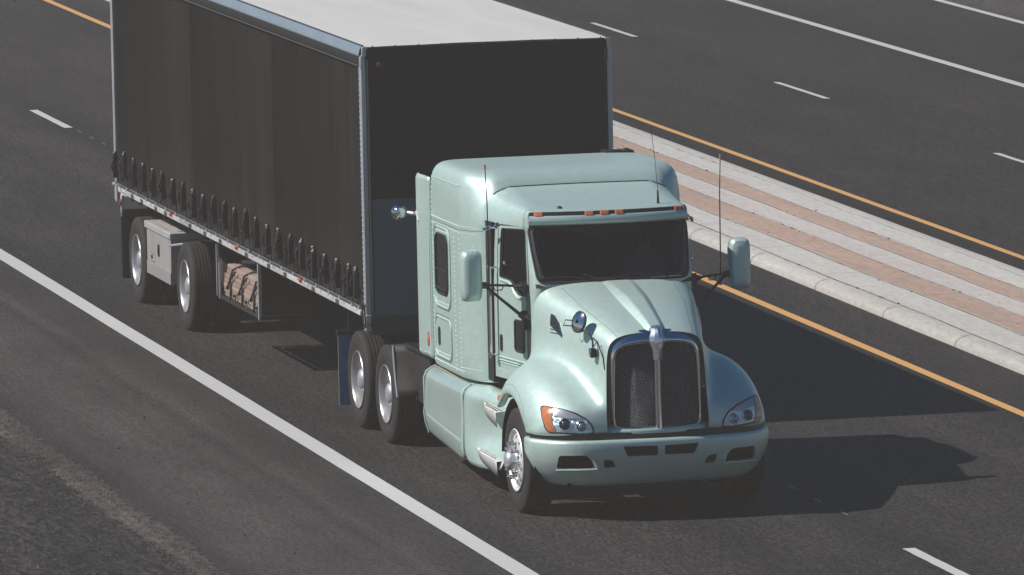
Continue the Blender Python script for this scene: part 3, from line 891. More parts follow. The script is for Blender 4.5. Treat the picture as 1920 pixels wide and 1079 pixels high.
# windscreen glass, black border, gasket
ws = NB(); patch(ws, WS_in, CB, 'x', 1, -.006, .08); wsO = link_mesh('windscreen', ws, GLASS, T)
bm = NB()
g1 = WS; g2 = WS_in
t = bmesh.new()
def band(bm, po, pi_, bvh, axis, sgn, off, dens=.03):
    """strip between two outlines that have the same vertex count"""
    A = []; B = []; N = len(po)
    for i in range(N):
        a, b = Vector(po[i]), Vector(po[(i+1) % N]); c, d = Vector(pi_[i]), Vector(pi_[(i+1) % N]); n = max(1, int((b-a).length/dens))
        for k in range(n):
            A.append(cast(bvh, axis, sgn, tuple(a+(b-a)*k/n), off)); B.append(cast(bvh, axis, sgn, tuple(c+(d-c)*k/n), off))
    A = [a for a in A]; 
    n = len(A); VA = [bm.verts.new(a) if a else None for a in A]; VB = [bm.verts.new(b) if b else None for b in B]
    for i in range(n):
        q = (VA[i], VA[(i+1) % n], VB[(i+1) % n], VB[i])
        if all(q): bm.faces.new(q)
WSm = rpoly([(-.748, 2.125), (-.55, 2.128), (0, 2.15), (.55, 2.128), (.748, 2.125), (.775, 2.40), (.79, 2.672), (0, 2.684), (-.79, 2.672), (-.775, 2.40)], .07, 4)
band(bm, WSm, WS_in, CB, 'x', 1, .004)
t.free()
link_mesh('windscreen_seal', bm, BLACK, wsO)
bm = NB(); ring(bm, WSm, CB, 'x', 1, .002, .012, .04); link_mesh('windscreen_gasket', bm, RUBBER, wsO)
# wipers
for y0, y1 in ((-.14, -.62), (.52, .10)):
    bm = NB()
    a = cast(CB, 'x', 1, (y0, 2.135), .03); b = cast(CB, 'x', 1, ((y0+y1)/2+.05, 2.20), .025)
    tube(bm, [a, (a+b)/2+Vector((.02, 0, 0)), b], .008, 6)
    P = [cast(CB, 'x', 1, (y0-.12+(y1-y0)*t/8*1.0, 2.158+.020*math.sin(t/8*3)), .016) for t in range(9)]
    tube(bm, [p for p in P if p], .007, 6)
    link_mesh('wiper', bm, BLACK, T)
bm = NB(); P = [cast(CB, 'x', 1, (y, 2.140), .012) for y in (.34, .45, .56, .66)]; tube(bm, P, .004, 5); link_mesh('cowl_trim', bm, ALU_D, T)

# ---- doors
for s in (-1, 1):
    dp = rpoly([(-1.60, 2.615), (-.95, 2.655), (-.90, 2.62), (-.80, 2.13), (-.775, 1.95), (-.76, 1.36), (-.80, 1.305), (-1.60, 1.285)], .05, 3)
    bm = NB(); ring(bm, dp, CB, 'y', s, -.002, .006, .05)
    door = link_mesh('door', bm, BLACK, T)
    door['label'] = 'cab door with cut-down window, small lower window and recessed handle'
    bm = NB(); patch(bm, WIN, CB, 'y', s, -.012, .1); link_mesh('door_glass', bm, GLASS_D, door)
    bm = NB(); ring(bm, WIN, CB, 'y', s, .001, .009, .04); link_mesh('window_seal', bm, BLACK, door)
    # pressed belt moulding under the window
    bm = NB(); pts = [(-1.545, 2.20), (-1.54, 2.105), (-1.49, 2.085), (-1.30, 2.075), (-1.22, 2.055), (-1.15, 1.99), (-1.08, 1.95), (-.98, 1.945), (-.86, 1.945)]
    tube(bm, [cast(CB, 'y', s, p, .004) for p in pts], .013, 8); link_mesh('belt_moulding', bm, MINT, door)
    tube_ = NB(); tube(tube_, [cast(CB, 'y', s, p, .003) for p in ((-.90, 2.60), (-.86, 2.40), (-.815, 2.14), (-.80, 1.95), (-.80, 1.40))], .009, 8); link_mesh('pillar_moulding', tube_, MINT, door)
    pw = rrect(-1.165, -.925, 1.425, 1.725, .035, 3)
    bm = NB(); patch(bm, pw, CB, 'y', s, .003, .1); link_mesh('lower_window', bm, mat('deep_glass', (.012, .014, .016), .12, 0, .6), door)
    bm = NB(); ring(bm, pw, CB, 'y', s, .003, .011, .05); link_mesh('lower_window_seal', bm, BLACK, door)
    hd = rrect(-1.545, -1.495, 1.385, 1.545, .024, 3)
    bm = NB(); patch(bm, hd, CB, 'y', s, .003, .1); h = link_mesh('door_handle', bm, BLACK, door)
    bm = NB(); ring(bm, hd, CB, 'y', s, .003, .006, .05); 
    a = cast(CB, 'y', s, (-1.512, 1.41), .014); b = cast(CB, 'y', s, (-1.512, 1.52), .014); tube(bm, [a, b], .006, 6)
    link_mesh('handle_grip', bm, FRAME, h)
    # rocker mouldings below the door
    bm = NB()
    for z, r in ((1.325, .010), (1.295, .008), (1.27, .006)):
        tube(bm, [cast(CB, 'y', s, (x, z), .003) for x in (-1.62, -1.4, -1.2, -1.0, -.84)], r, 6)
    link_mesh('rocker_moulding', bm, MINT, door)
    # bright lock
    bm = NB(); p = cast(CB, 'y', s, (-1.40, 2.26), .012); box(bm, p.x-.03, p.x+.03, p.y-.006, p.y+.006, p.z-.014, p.z+.014); link_mesh('window_latch', bm, ALU, door)
    # grab rail behind the door with stand-offs
    yy = s*1.015
    bm = NB(); tube(bm, [(-1.60, yy, 2.21), (-1.605, yy, 1.33)], .016, 10)
    for z in (2.20, 1.34):
        tube(bm, [(-1.60, s*.93, z), (-1.60, yy, z)], .012, 8); dome(bm, (-1.60, yy, z), (0, s, 0), .032, .03, 10)
    link_mesh('grab_rail', bm, CHROME, T)
    # chrome bracket near the roof line
    bm = NB(); tube(bm, [(-1.47, s*.93, 2.615), (-1.50, s*1.01, 2.605)], [.022, .016], 8); tube(bm, [(-1.50, s*1.01, 2.605), (-1.62, s*1.05, 2.575)], [.013, .02], 8); dome(bm, (-1.47, s*.955, 2.62), (0, s, .3), .035, .03, 8)
    link_mesh('roof_bracket', bm, CHROME, T)
# rivets along the top of the door
bm = NB()
for s in (-1, 1):
    for k in range(16):
        x = -1.62 + k*.047; p = cast(CB, 'y', s, (x, 2.642 + .02*k/16), 0)
        if p: dome(bm, p, (0, s, 0), .0075, .006, 5)
    for k in range(14):
        x = -1.60 + (k % 7)*.05; p = cast(CB, 'y', s, (x, 1.20 + (k//7)*.05), 0)
        if p: dome(bm, p, (0, s, 0), .005, .004, 5)
link_mesh('cab_rivets', bm, RIV, T)

bm = NB(); box(bm, -3.55, -.9, -.86, .86, .62, 1.13); link_mesh('dark_gap_filler', bm, DARKV, T)  # added dark filler box that blackens the gap between cab and skirt
bm = NB(); box(bm, -1.93, -1.69, -.968, .968, 1.06, 2.63); link_mesh('cab_sleeper_gap_seal', bm, DARKV, T)
# ---- inside the cab
I_ = NB(); box(I_, -1.7, -.75, -.86, .86, 1.1, 1.3); link_mesh('cab_floor', I_, DASH, T)
bm = NB(); rows = []
for x, z in ((-.62, 2.08), (-.66, 2.115), (-.80, 2.12), (-.95, 2.08), (-1.0, 1.95), (-.98, 1.6)): rows.append([(x, -.78, z), (x, -.3, z), (x, .3, z), (x, .78, z)])
grid(bm, rows); link_mesh('dashboard', bm, DASH, T)
def seat(y):
    bm = NB()
    box(bm, -1.62, -1.16, y-.24, y+.24, 1.58, 1.72)
    prism(bm, [(-1.68, 1.66), (-1.56, 1.66), (-1.64, 2.38), (-1.74, 2.38)], 'y', y-.23, y+.23)
    prism(bm, [(-1.72, 2.38), (-1.64, 2.38), (-1.66, 2.54), (-1.73, 2.54)], 'y', y-.12, y+.12)
    box(bm, -1.55, -1.2, y-.18, y+.18, 1.3, 1.58)
    return link_mesh('seat', bm, CLOTH, T, bevel=.03)
seat(.42); seat(-.42)
bm = NB(); c = Vector((-1.10, .42, 2.02)); n = Vector((-.55, 0, .83)).normalized(); u = Vector((0, 1, 0)); v = n.cross(u)
ringpts = [c + (u*math.cos(2*PI*k/32)+v*math.sin(2*PI*k/32))*.215 for k in range(32)]
rws = []
for k, p in enumerate(ringpts):
    rdir = (p-c).normalized(); rws.append([p + (rdir*math.cos(2*PI*q/8)+n*math.sin(2*PI*q/8))*.015 for q in range(8)])
grid(bm, rws, closed_u=True, closed_v=True)
for a in (0, 2.1, 4.2): tube(bm, [c-n*.03, c+(u*math.cos(a)+v*math.sin(a))*.21], .012, 6)
tube(bm, [c-n*.03, c-n*.35], .03, 8)
link_mesh('steering_wheel', bm, BLACK, T)
# pale blue strips imitating edge reflections, and a hanging cable, behind the glass
bm = NB()
for y in (-.72, .74): 
    tube(bm, [(-1.02, y*.97, 2.62), (-.96, y*.96, 2.4), (-.90, y*.93, 2.2)], .030, 6)
link_mesh('edge_reflection_strip', bm, mat('blue_grey_reflection', (.22, .32, .46), .8), T)
bm = NB(); tube(bm, [(-.80, -.12, 2.36), (-.78, -.10, 2.25), (-.72, -.09, 2.12)], .005, 5); tube(bm, [(-.80, .10, 2.36), (-.76, .115, 2.14)], .005, 5); box(bm, -.82, -.78, -.16, -.09, 2.34, 2.38)
link_mesh('dash_gadget', bm, mat('gadget_grey', (.18, .2, .22), .5), T)
# back wall keeps the sleeper dark
bm = NB(); box(bm, -2.05, -2.0, -.84, .84, 1.1, 2.62); link_mesh('sleeper_partition', bm, CLOTH, T)

# ---- roof fairing with visor, light strip and marker lights
def fx(y, back=0): return -.70 - .13*(abs(y)/.80)**2.2
rows = []
NY = [-1 + 2*k/28 for k in range(29)]
def frow(f): return [f(t) for t in NY]
def roofz(x):  # crown height of the fairing
    t = (x+.72)/(-1.98+.72); return 2.800 + .145*(t*.75+.25*t*t)
lipy = .795
def P_front(t, dx, z, ymul=1.0): y = lipy*t*ymul; return (fx(y)+dx, y, z)
prof_f = [(-.20, 2.665, .965), (-.06, 2.668, .985), (-.012, 2.672, .995), (.012, 2.690, 1.0), (.014, 2.715, 1.0), (.004, 2.752, .995), (-.008, 2.764, .99)]
for dx, z, m in prof_f: rows.append([P_front(t, dx, z, m) for t in NY])
lipend = len(rows)
rows2 = []
for dx, z, m in ((-.022, 2.800, .985), (-.034, 2.806, .983)): rows2.append([P_front(t, dx, z, m) for t in NY])
for k in range(1, 9):
    xk = k/8
    row = []
    for t in NY:
        y0 = lipy*.983*t
        w_ = .783 + .055*xk
        y = w_*t
        xs_ = fx(y0)-.034; x = xs_ + (-1.99-xs_)*xk
        z = roofz(x) - .010*xk*abs(t)**2 - (.045*max(0, abs(t)-.86)/.14*1.0 if abs(t) > .86 else 0)*(.4+.6*xk)
        row.append((x, y, z))
    rows2.append(row)
# side skirts of the fairing come down to the door line
bm = NB(); grid(bm, rows)
V2 = grid(bm, rows2)
for s, e in ((-1, 0), (1, -1)):
    prev = None; R_ = []
    for r in rows2:
        x, y, z = r[e]
        zb = 2.645 - .03*max(0, (-x-1.0))
        R_.append([(x, y, z), (x, y+s*(.012+.04*max(0, -x-.9)), z-.03-.0), (x, s*(yc(x)-.028) if x < -.9 else y+s*.012, (z+zb)/2), (x, s*(yc(x)-.022) if x < -.9 else y+s*.005, zb)])
    grid(bm, R_)
fair = link_mesh('roof_fairing', bm, MINT, T, ang=75)
FB = bvh_of(fair)
# close the ends of the visor lip
bm = NB()
for s in (-1, 1):
    e = 0 if s < 0 else -1
    pts = [rows[i][e] for i in range(len(rows))] + [rows2[0][e], rows2[1][e], (-1.0, s*.80, 2.79), (-1.0, s*.80, 2.66)]
    bm.faces.new([bm.verts.new((x, y, z)) for x, y, z in pts])
link_mesh('visor_end', bm, MINT, T, smooth=False)
bm = NB()
r0 = [P_front(t, -.010, 2.7625, .985) for t in NY]; r1 = [P_front(t, -.024, 2.8025, .982) for t in NY]
grid(bm, [r0, r1]); strip = link_mesh('light_strip', bm, BLACK, T)
for y in (-.70, -.215, -.065, .085, .70):
    bm = NB(); hw = .043; rws = []
    for q in (-1, -.8, 0, .8, 1):
        yy = y+hw*q; x = fx(yy); o_ = .006 if abs(q) < .9 else -.002
        rws.append([(x-.012, yy, 2.762), (x-.006+o_, yy, 2.767), (x-.018+o_, yy, 2.796), (x-.028, yy, 2.801)])
    grid(bm, rws); m_ = link_mesh('marker_light', bm, AMBER, T)
bm = NB(); tube(bm, [(fx(.77)-.01, .772, 2.757), (fx(.75)-.03, .752, 2.808)], .010, 6); link_mesh('strip_end_cap', bm, ALU_D, T)
bm = NB(); p = cast(FB, 'z', 1, (-.93, -.46), 0); dome(bm, (p.x, p.y, p.z-.005), (0, 0, 1), .035, .03, 10); link_mesh('roof_sensor', bm, BLACK, T)
# dark joint where the fairing meets the sleeper
bm = NB()
pts = [(-1.985, y*1.0, (cast(FB, 'z', 1, (-1.975, y), 0) or Vector((0, 0, 2.93))).z) for y in [-.83+1.66*k/24 for k in range(25)]]
pts = [(-1.965, -.90, 2.62), (-1.97, -.875, 2.80), (-1.975, -.86, 2.88)] + pts + [(-1.975, .86, 2.88), (-1.97, .875, 2.80), (-1.965, .90, 2.62)]
tube(bm, pts, .010, 6); link_mesh('fairing_joint', bm, BLACK, T)

# ---- sleeper box
def slrow(z, yb=1.13, xr=-3.66, yf=1.13, xs=-2.42, xf=-1.90, yn=.93, r=0):
    """plan outline, one half"""
    h = [(xf, 0), (xf, yn*.5), (xf, yn*.92), (xf-.03, yn*1.0), (xf-.16, yn+ (yf-yn)*.55), (xs+.14, yf-.035), (xs+.03, yf-.004), (xs-.10, yf), (-2.9, (yf+yb)/2+.0), (xr+.08, yb), (xr+.01, yb-.01), (xr, yb-.06), (xr, 0)]
    return [(x, y, z) for x, y in h]
SL = [slrow(1.00, yb=1.04, yf=1.06), slrow(1.03, yb=1.115, yf=1.115), slrow(1.06), slrow(1.5), slrow(2.0), slrow(2.52), slrow(2.62), slrow(2.78, yn=.90, xf=-1.93),
      slrow(2.90, yb=1.125, yf=1.115, yn=.87, xs=-2.44, xf=-1.97, xr=-3.655), slrow(2.965, yb=1.115, yf=1.105, yn=.88, xs=-2.45, xf=-2.02, xr=-3.65),
      slrow(3.03, yb=1.085, yf=1.075, yn=.87, xs=-2.48, xf=-2.09, xr=-3.62), slrow(3.072, yb=1.03, yf=1.015, yn=.84, xs=-2.52, xf=-2.18, xr=-3.58), slrow(3.09, yb=.92, yf=.90, yn=.76, xs=-2.58, xf=-2.30, xr=-3.52),
      slrow(3.10, yb=.45, yf=.45, yn=.40, xs=-2.80, xf=-2.55, xr=-3.35)]
rows = []
for r in SL: rows.append(r + [(x, -y, z) for x, y, z in r[-2:0:-1]])
bm = NB(); V = grid(bm, rows, closed_u=True)
bm.faces.new(V[0]); bm.faces.new(V[-1])
slp = link_mesh('sleeper', bm, MINT, T, sub=2)
bake(slp); slp.data.polygons.foreach_set('use_smooth', [True]*len(slp.data.polygons))
SB = bvh_of(slp)
# seams and rivets
for s in (-1, 1):
    seam('panel_gap', [(-3.62, 2.50), (-3.0, 2.50), (-2.40, 2.50), (-2.15, 2.505), (-1.99, 2.515)], 'y', s, SB, .0045, default=None)
    seam('panel_gap', [(-3.62, 2.925), (-3.0, 2.925), (-2.42, 2.925)], 'y', s, SB, .006, m=MINT_D, off=.002)
    bm = NB()
    def rv(x, z):
        p = cast(SB, 'y', s, (x, z), -.001)
        if p: dome(bm, p, (0, s, 0), .0078, .006, 5)
    for k in range(34): rv(-3.62 + k*.048, 2.532)
    for k in range(26): rv(-3.62 + k*.062, 2.468)
    for x in (-3.60, -2.62, -2.42):
        for k in range(29): rv(x, 1.08+k*.049)
    for x in (-3.60,):
        for k in range(8): rv(x, 2.56+k*.05)
    for k in range(30): rv(-3.58+k*.042, 1.045 + .05)
    for k in range(6): rv(-2.12, 1.3+k*.21)
    for k in range(9): rv(-2.40+k*.045, 1.13)
    link_mesh('rivets', bm, RIV, T)
    # sleeper window in a framed door panel
    fr = rrect(-3.50, -2.80, 1.655, 2.445, .13, 5); wn = rrect(-3.42, -2.90, 1.79, 2.375, .10, 5)
    bm = NB(); ring(bm, fr, SB, 'y', s, .0, .012, .05); win = link_mesh('sleeper_window', bm, MINT, T)
    bm = NB(); ring(bm, fr, SB, 'y', s, .001, .005, .05); 
    for k in range(len(fr)):
        pass
    # second thin dark seam just outside
    fr2 = rrect(-3.522, -2.778, 1.633, 2.467, .145, 5); ring(bm, fr2, SB, 'y', s, -.001, .004, .05); link_mesh('frame_seam', bm, mat('seam_dark', (.035, .045, .042), .6), win)
    bm = NB(); patch(bm, wn, SB, 'y', s, .003, .2); link_mesh('pane', bm, mat('deep_glass2', (.012, .013, .014), .10, 0, .5), win)
    bm = NB(); ring(bm, wn, SB, 'y', s, .003, .016, .05); 
    a = cast(SB, 'y', s, (-3.41, 2.02), .006); b = cast(SB, 'y', s, (-2.91, 2.02), .006); tube(bm, [a, b], .014, 6)
    a = cast(SB, 'y', s, (-3.40, 1.83), .006); b = cast(SB, 'y', s, (-2.92, 1.83), .006); tube(bm, [a, b], .020, 6)
    link_mesh('window_frame', bm, BLACK, win)
    bm = NB()
    for (xa, xb, z) in ((-3.46, -2.84, 1.69), (-3.46, -2.84, 2.41)):
        for k in range(14): 
            p = cast(SB, 'y', s, (xa+(xb-xa)*k/13, z), -.001); dome(bm, p, (0, s, 0), .0075, .006, 5)
    link_mesh('window_rivets', bm, RIV, win)
    # luggage hatch
    hp = rrect(-3.50, -2.80, 1.15, 1.54, .09, 5)
    bm = NB(); ring(bm, hp, SB, 'y', s, .0, .012, .05); hat = link_mesh('luggage_hatch', bm, MINT, T)
    bm = NB(); ring(bm, rrect(-3.524, -2.776, 1.126, 1.564, .11, 5), SB, 'y', s, -.001, .004, .05); link_mesh('hatch_seam', bm, mat('seam_dark', (.035, .045, .042), .6), hat)
    hh = rrect(-3.40, -3.29, 1.25, 1.44, .045, 4)
    bm = NB(); patch(bm, hh, SB, 'y', s, .003, .2); h1 = link_mesh('hatch_handle', bm, BLACK, hat)
    bm = NB()
    for (xa, xb, z) in ((-3.46, -2.84, 1.185),):
        for k in range(14): 
            p = cast(SB, 'y', s, (xa+(xb-xa)*k/13, z), -.001); dome(bm, p, (0, s, 0), .0075, .006, 5)
    link_mesh('hatch_rivets', bm, RIV, hat)
    # side extender with rubber edge
    bm = NB(); rws = []
    for z in (1.085, 1.12, 1.6, 2.1, 2.86, 2.905):
        xr = -4.15 if z > 1.1 else -4.10
        d = .03 if z in (1.085, 2.905) else 0
        rws.append([(-3.64, s*1.125, z), (-3.72, s*1.132, z), (-3.86, s*1.125, z), (-4.0, s*(1.145-d*.3), z), (xr+d, s*(1.15-d*.4), z), (xr+d, s*1.12, z)])
    grid(bm, rws); ex = link_mesh('side_extender', bm, MINT, T, ang=50)
    mdf = ex.modifiers.new('s', 'SOLIDIFY'); mdf.thickness = .015; mdf.offset = 0
    bm = NB()
    for k in range(30):
        dome(bm, (-3.70, s*1.133, 1.15+k*.06), (0, s, 0), .0078, .006, 5)
    for k in range(8): dome(bm, (-3.75-.05*k, s*(1.133+.003*k), 1.125), (0, s, 0), .006, .005, 5)
    link_mesh('extender_rivets', bm, RIV, T)
    bm = NB(); grid(bm, [[(-4.14, s*1.135, 1.10), (-4.30, s*1.10, 1.10), (-4.50, s*1.06, 1.10)], [(-4.14, s*1.135, 2.76), (-4.30, s*1.10, 2.76), (-4.50, s*1.06, 2.76)]])
    e2 = link_mesh('rubber_edge', bm, mat('brown_black_rubber', (.095, .078, .072), .6, noise=(6, .4, (1, 1, 3))), T); mdf = e2.modifiers.new('s', 'SOLIDIFY'); mdf.thickness = .02
    bm = NB(); tube(bm, [(-3.675, s*1.131, 1.08), (-3.675, s*1.134, 2.0), (-3.67, s*1.128, 2.88)], .006, 6); link_mesh('panel_gap', bm, mat('seam_dark', (.035, .045, .042), .6), T)
    # amber side marker
    bm = NB(); rws = []
    for r, h in ((1.0, 0), (.92, .014), (.6, .022), (.02, .026)):
        rws.append([(-3.80+.034*r*math.cos(2*PI*k/20), s*(1.128+h), 1.262+.058*r*math.sin(2*PI*k/20)) for k in range(20)])
    grid(bm, rws, closed_u=True); sm = link_mesh('side_marker', bm, AMBER, T)
    bm = NB(); tube(bm, [(-3.80+.04*math.cos(2*PI*k/20), s*1.132, 1.262+.066*math.sin(2*PI*k/20)) for k in range(21)], .010, 6, cap=False); link_mesh('marker_bezel', bm, BLACK, sm)
# chrome work lamp on the back corner
bm = NB(); c = (-4.30, -1.30, 2.50)
lathe(bm, [(.001, .07), (.05, .062), (.075, .035), (.082, 0), (.078, -.02), (.07, -.03)], c=c, axis='x', seg=24)
wl = link_mesh('work_lamp', bm, CHROME, T)
wl['label'] = 'round chrome work lamp on the rear edge of the sleeper'
bm = NB(); lathe(bm, [(.072, -.028), (.001, -.026)], c=c, axis='x', seg=24); link_mesh('lamp_glass', bm, LAMPLENS, wl)
bm = NB(); tube(bm, [(c[0]+.02, c[1]+.05, c[2]), (-4.20, -1.17, 2.49)], .02, 8); dome(bm, (-4.16, -1.15, 2.49), (0, -1, 0), .03, .03, 8); tube(bm, [(-4.14, -1.155, 2.52), (-4.06, -1.155, 2.43)], .012, 6); link_mesh('lamp_bracket', bm, ALU_D, wl)
# horns on the sleeper roof, far side rear
bm = NB(); box(bm, -3.60, -3.40, .62, .92, 3.085, 3.11); dome(bm, (-3.5, .86, 3.10), (0, 0, 1), .05, .03, 8); link_mesh('roof_horn', bm, BLACK, T)

# ---- antennas
for s in (-1, 1):
    b0 = (-.99, s*1.16, 2.00)
    t0 = (-.99, s*1.178, 3.235)
    bm = NB(); tube(bm, [b0, (-.99, s*1.165, 2.9), t0], [.008, .0065, .005], 6); a = link_mesh('antenna', bm, mat('dark_red_whip', (.030, .014, .014), .4), T)
    a['label'] = 'tall whip antenna with a red tip standing on the mirror arm'
    bm = NB(); tube(bm, [(-.99, s*1.178, 3.225), (-.99, s*1.1785, 3.27)], .010, 8); link_mesh('antenna_tip', bm, mat('pink_tip', (.55, .18, .17), .5), a)
    bm = NB(); tube(bm, [(-.99, s*1.158, 1.99), (-.99, s*1.16, 2.08)], .016, 8); link_mesh('antenna_base', bm, ALU_D, a)
bm = NB(); p = cast(FB, 'z', 1, (-.95, .535), 0); tube(bm, [p, (p.x-.002, p.y-.002, p.z+.13)], [.014, .008], 8); an = link_mesh('antenna', bm, BLACK, T); an['label'] = 'thin wire antenna on the cab roof'
bm = NB(); tube(bm, [(p.x, p.y, p.z+.12), (p.x-.02, p.y-.02, p.z+.45), (p.x-.06, p.y-.045, p.z+.74)], .0028, 5); link_mesh('antenna_wire', bm, BLACK, an)

# ---- mirrors
for s in (-1, 1):
    bm = NB(); rws = []
    cy, cz, hw, hh = s*1.345, 2.195, .106, .252
    for t, sc in ((-.06, .97), (-.03, 1.0), (.03, .985), (.065, .90), (.09, .70), (.098, .3)):
        rws.append([(-.97+t, cy+hw*sc*a, cz+(hh*(sc if sc > .95 else .5+.5*sc))*b) for a, b in [(math.copysign(abs(math.cos(q))**.45, math.cos(q)), math.copysign(abs(math.sin(q))**.30, math.sin(q))) for q in [2*PI*k/32 for k in range(32)]]])
    V = grid(bm, rws, closed_u=True); bm.faces.new(V[-1]); 
    mi = link_mesh('side_mirror', bm, MINT, T, ang=50)
    mi['label'] = 'tall mint green rear view mirror shell on two black arms'
    bm = NB(); V = grid(bm, [rws[0], [(p[0]-.004, cy+(p[1]-cy)*.9, cz+(p[2]-cz)*.95) for p in rws[0]]], closed_u=True); bm.faces.new(V[1]); link_mesh('mirror_glass', bm, CHROME, mi)
    yi = cy - s*hw
    bm = NB()
    tube(bm, [(-.98, cy-s*.02, 2.105), (-.97, yi+s*.02, 2.10), (-.97, yi-s*.05, 2.095)], .033, 8)
    tube(bm, [(-.97, yi-s*.03, 2.10), (-.92, s*1.0, 2.092), (-.84, s*.90, 2.085)], [.012, .012, .014], 8)
    tube(bm, [(-.86, s*.92, 2.085), (-.83, s*.83, 2.085)], [.024, .040], 8)
    tube(bm, [(-.97, yi-s*.03, 2.095), (-.93, s*1.06, 1.96), (-.85, s*.88, 1.80)], [.015, .014, .018], 8)
    tube(bm, [(-.86, s*.90, 1.81), (-.82, s*.81, 1.765)], [.024, .045], 8)
    # triangular arm feet on the pillar
    for z0, z1 in ((2.02, 2.135), (1.66, 1.85)):
        y_ = yc(-.84)
        prism(bm, [(-.92, z1-.02), (-.83, z1), (-.79, (z0+z1)/2), (-.79, z0), (-.86, (z0*.6+z1*.4))], 'y', s*(y_-.02), s*(y_+.055))
    tube(bm, [(-1.0, s*1.13, 2.10), (-1.0, s*1.10, 2.04), (-.97, s*1.04, 2.045), (-.955, s*1.02, 2.10)], .006, 6)
    link_mesh('mirror_arm', bm, BLACK, mi)
    bm = NB(); p = cast(CB, 'y', s, (-.775, 1.7), .01)
    grid(bm, [[(-.835, s*(yc(-.83)+.012), z) for z in (1.36, 1.6, 1.9, 2.0)], [(-.775, s*(yc(-.78)+.016), z) for z in (1.36, 1.6, 1.9, 2.0)]])
    link_mesh('pillar_trim', bm, BLACK, T)

# ---- round hood mirror on the near fender
bm = NB(); c = Vector((.50, -.645, 1.872)); n = Vector((.42, -.86, .28)).normalized(); u = Vector((0, 0, 1)) - n*n.z; u.normalize(); v = n.cross(u)
rws = [[c + (u*math.cos(2*PI*k/32)*pr*1.12+v*math.sin(2*PI*k/32)*pr) + n*h for k in range(32)] for pr, h in ((.088, -.03), (.096, -.012), (.096, 0), (.089, .004), (.083, .0))]
grid(bm, rws, closed_u=True); hm = link_mesh('hood_mirror', bm, BLACK, T); hm['label'] = 'round convex mirror on a thin arm above the fender'
bm = NB(); rws = [[c + (u*math.cos(2*PI*k/32)*pr*1.12+v*math.sin(2*PI*k/32)*pr) + n*h for k in range(32)] for pr, h in ((.084, .0), (.06, .010), (.03, .016), (.001, .018))]
grid(bm, rws, closed_u=True); link_mesh('mirror_glass', bm, CHROME, hm)
bm = NB(); dome(bm, c+n*.015, n, .02, .03, 8)
f0 = cast(HB, 'y', -1, (.74, 1.66), 0)
tube(bm, [c-u*.05-n*.02, c+Vector((.12, .06, -.10)), Vector((.70, -.575, 1.755)), Vector((.735, -.565, 1.70)), Vector((.74, -.565, 1.62))], .009, 6)
tube(bm, [c-n*.02+u*.01, c-n*.02-v*.0+Vector((-.16, -.10, .01)), c+Vector((-.10, -.12, -.04)), c-u*.04-n*.02], .006, 6)
tube(bm, [Vector((.75, -.56, 1.66)), Vector((.80, -.535, 1.71)), Vector((.87, -.50, 1.56)), Vector((.90, -.495, 1.45))], .006, 6)
link_mesh('mirror_stalk', bm, BLACK, hm)
bm = NB(); box(bm, .70, .77, -.60, -.535, 1.545, 1.645); link_mesh('repeater_lamp', bm, CHROME, hm, bevel=.012)
bm = NB(); box(bm, .775, .779, -.595, -.54, 1.555, 1.635); link_mesh('lamp_glass', bm, BLACK, hm)
# amber repeater on the fender tail
bm = NB(); p = cast(HB, 'y', -1, (-.66, 1.03), .006); 
if p: lathe(bm, [(.03, .01), (.028, -.006), (.001, -.014)], c=tuple(p), seg=14); link_mesh('fender_marker', bm, AMBER, T)

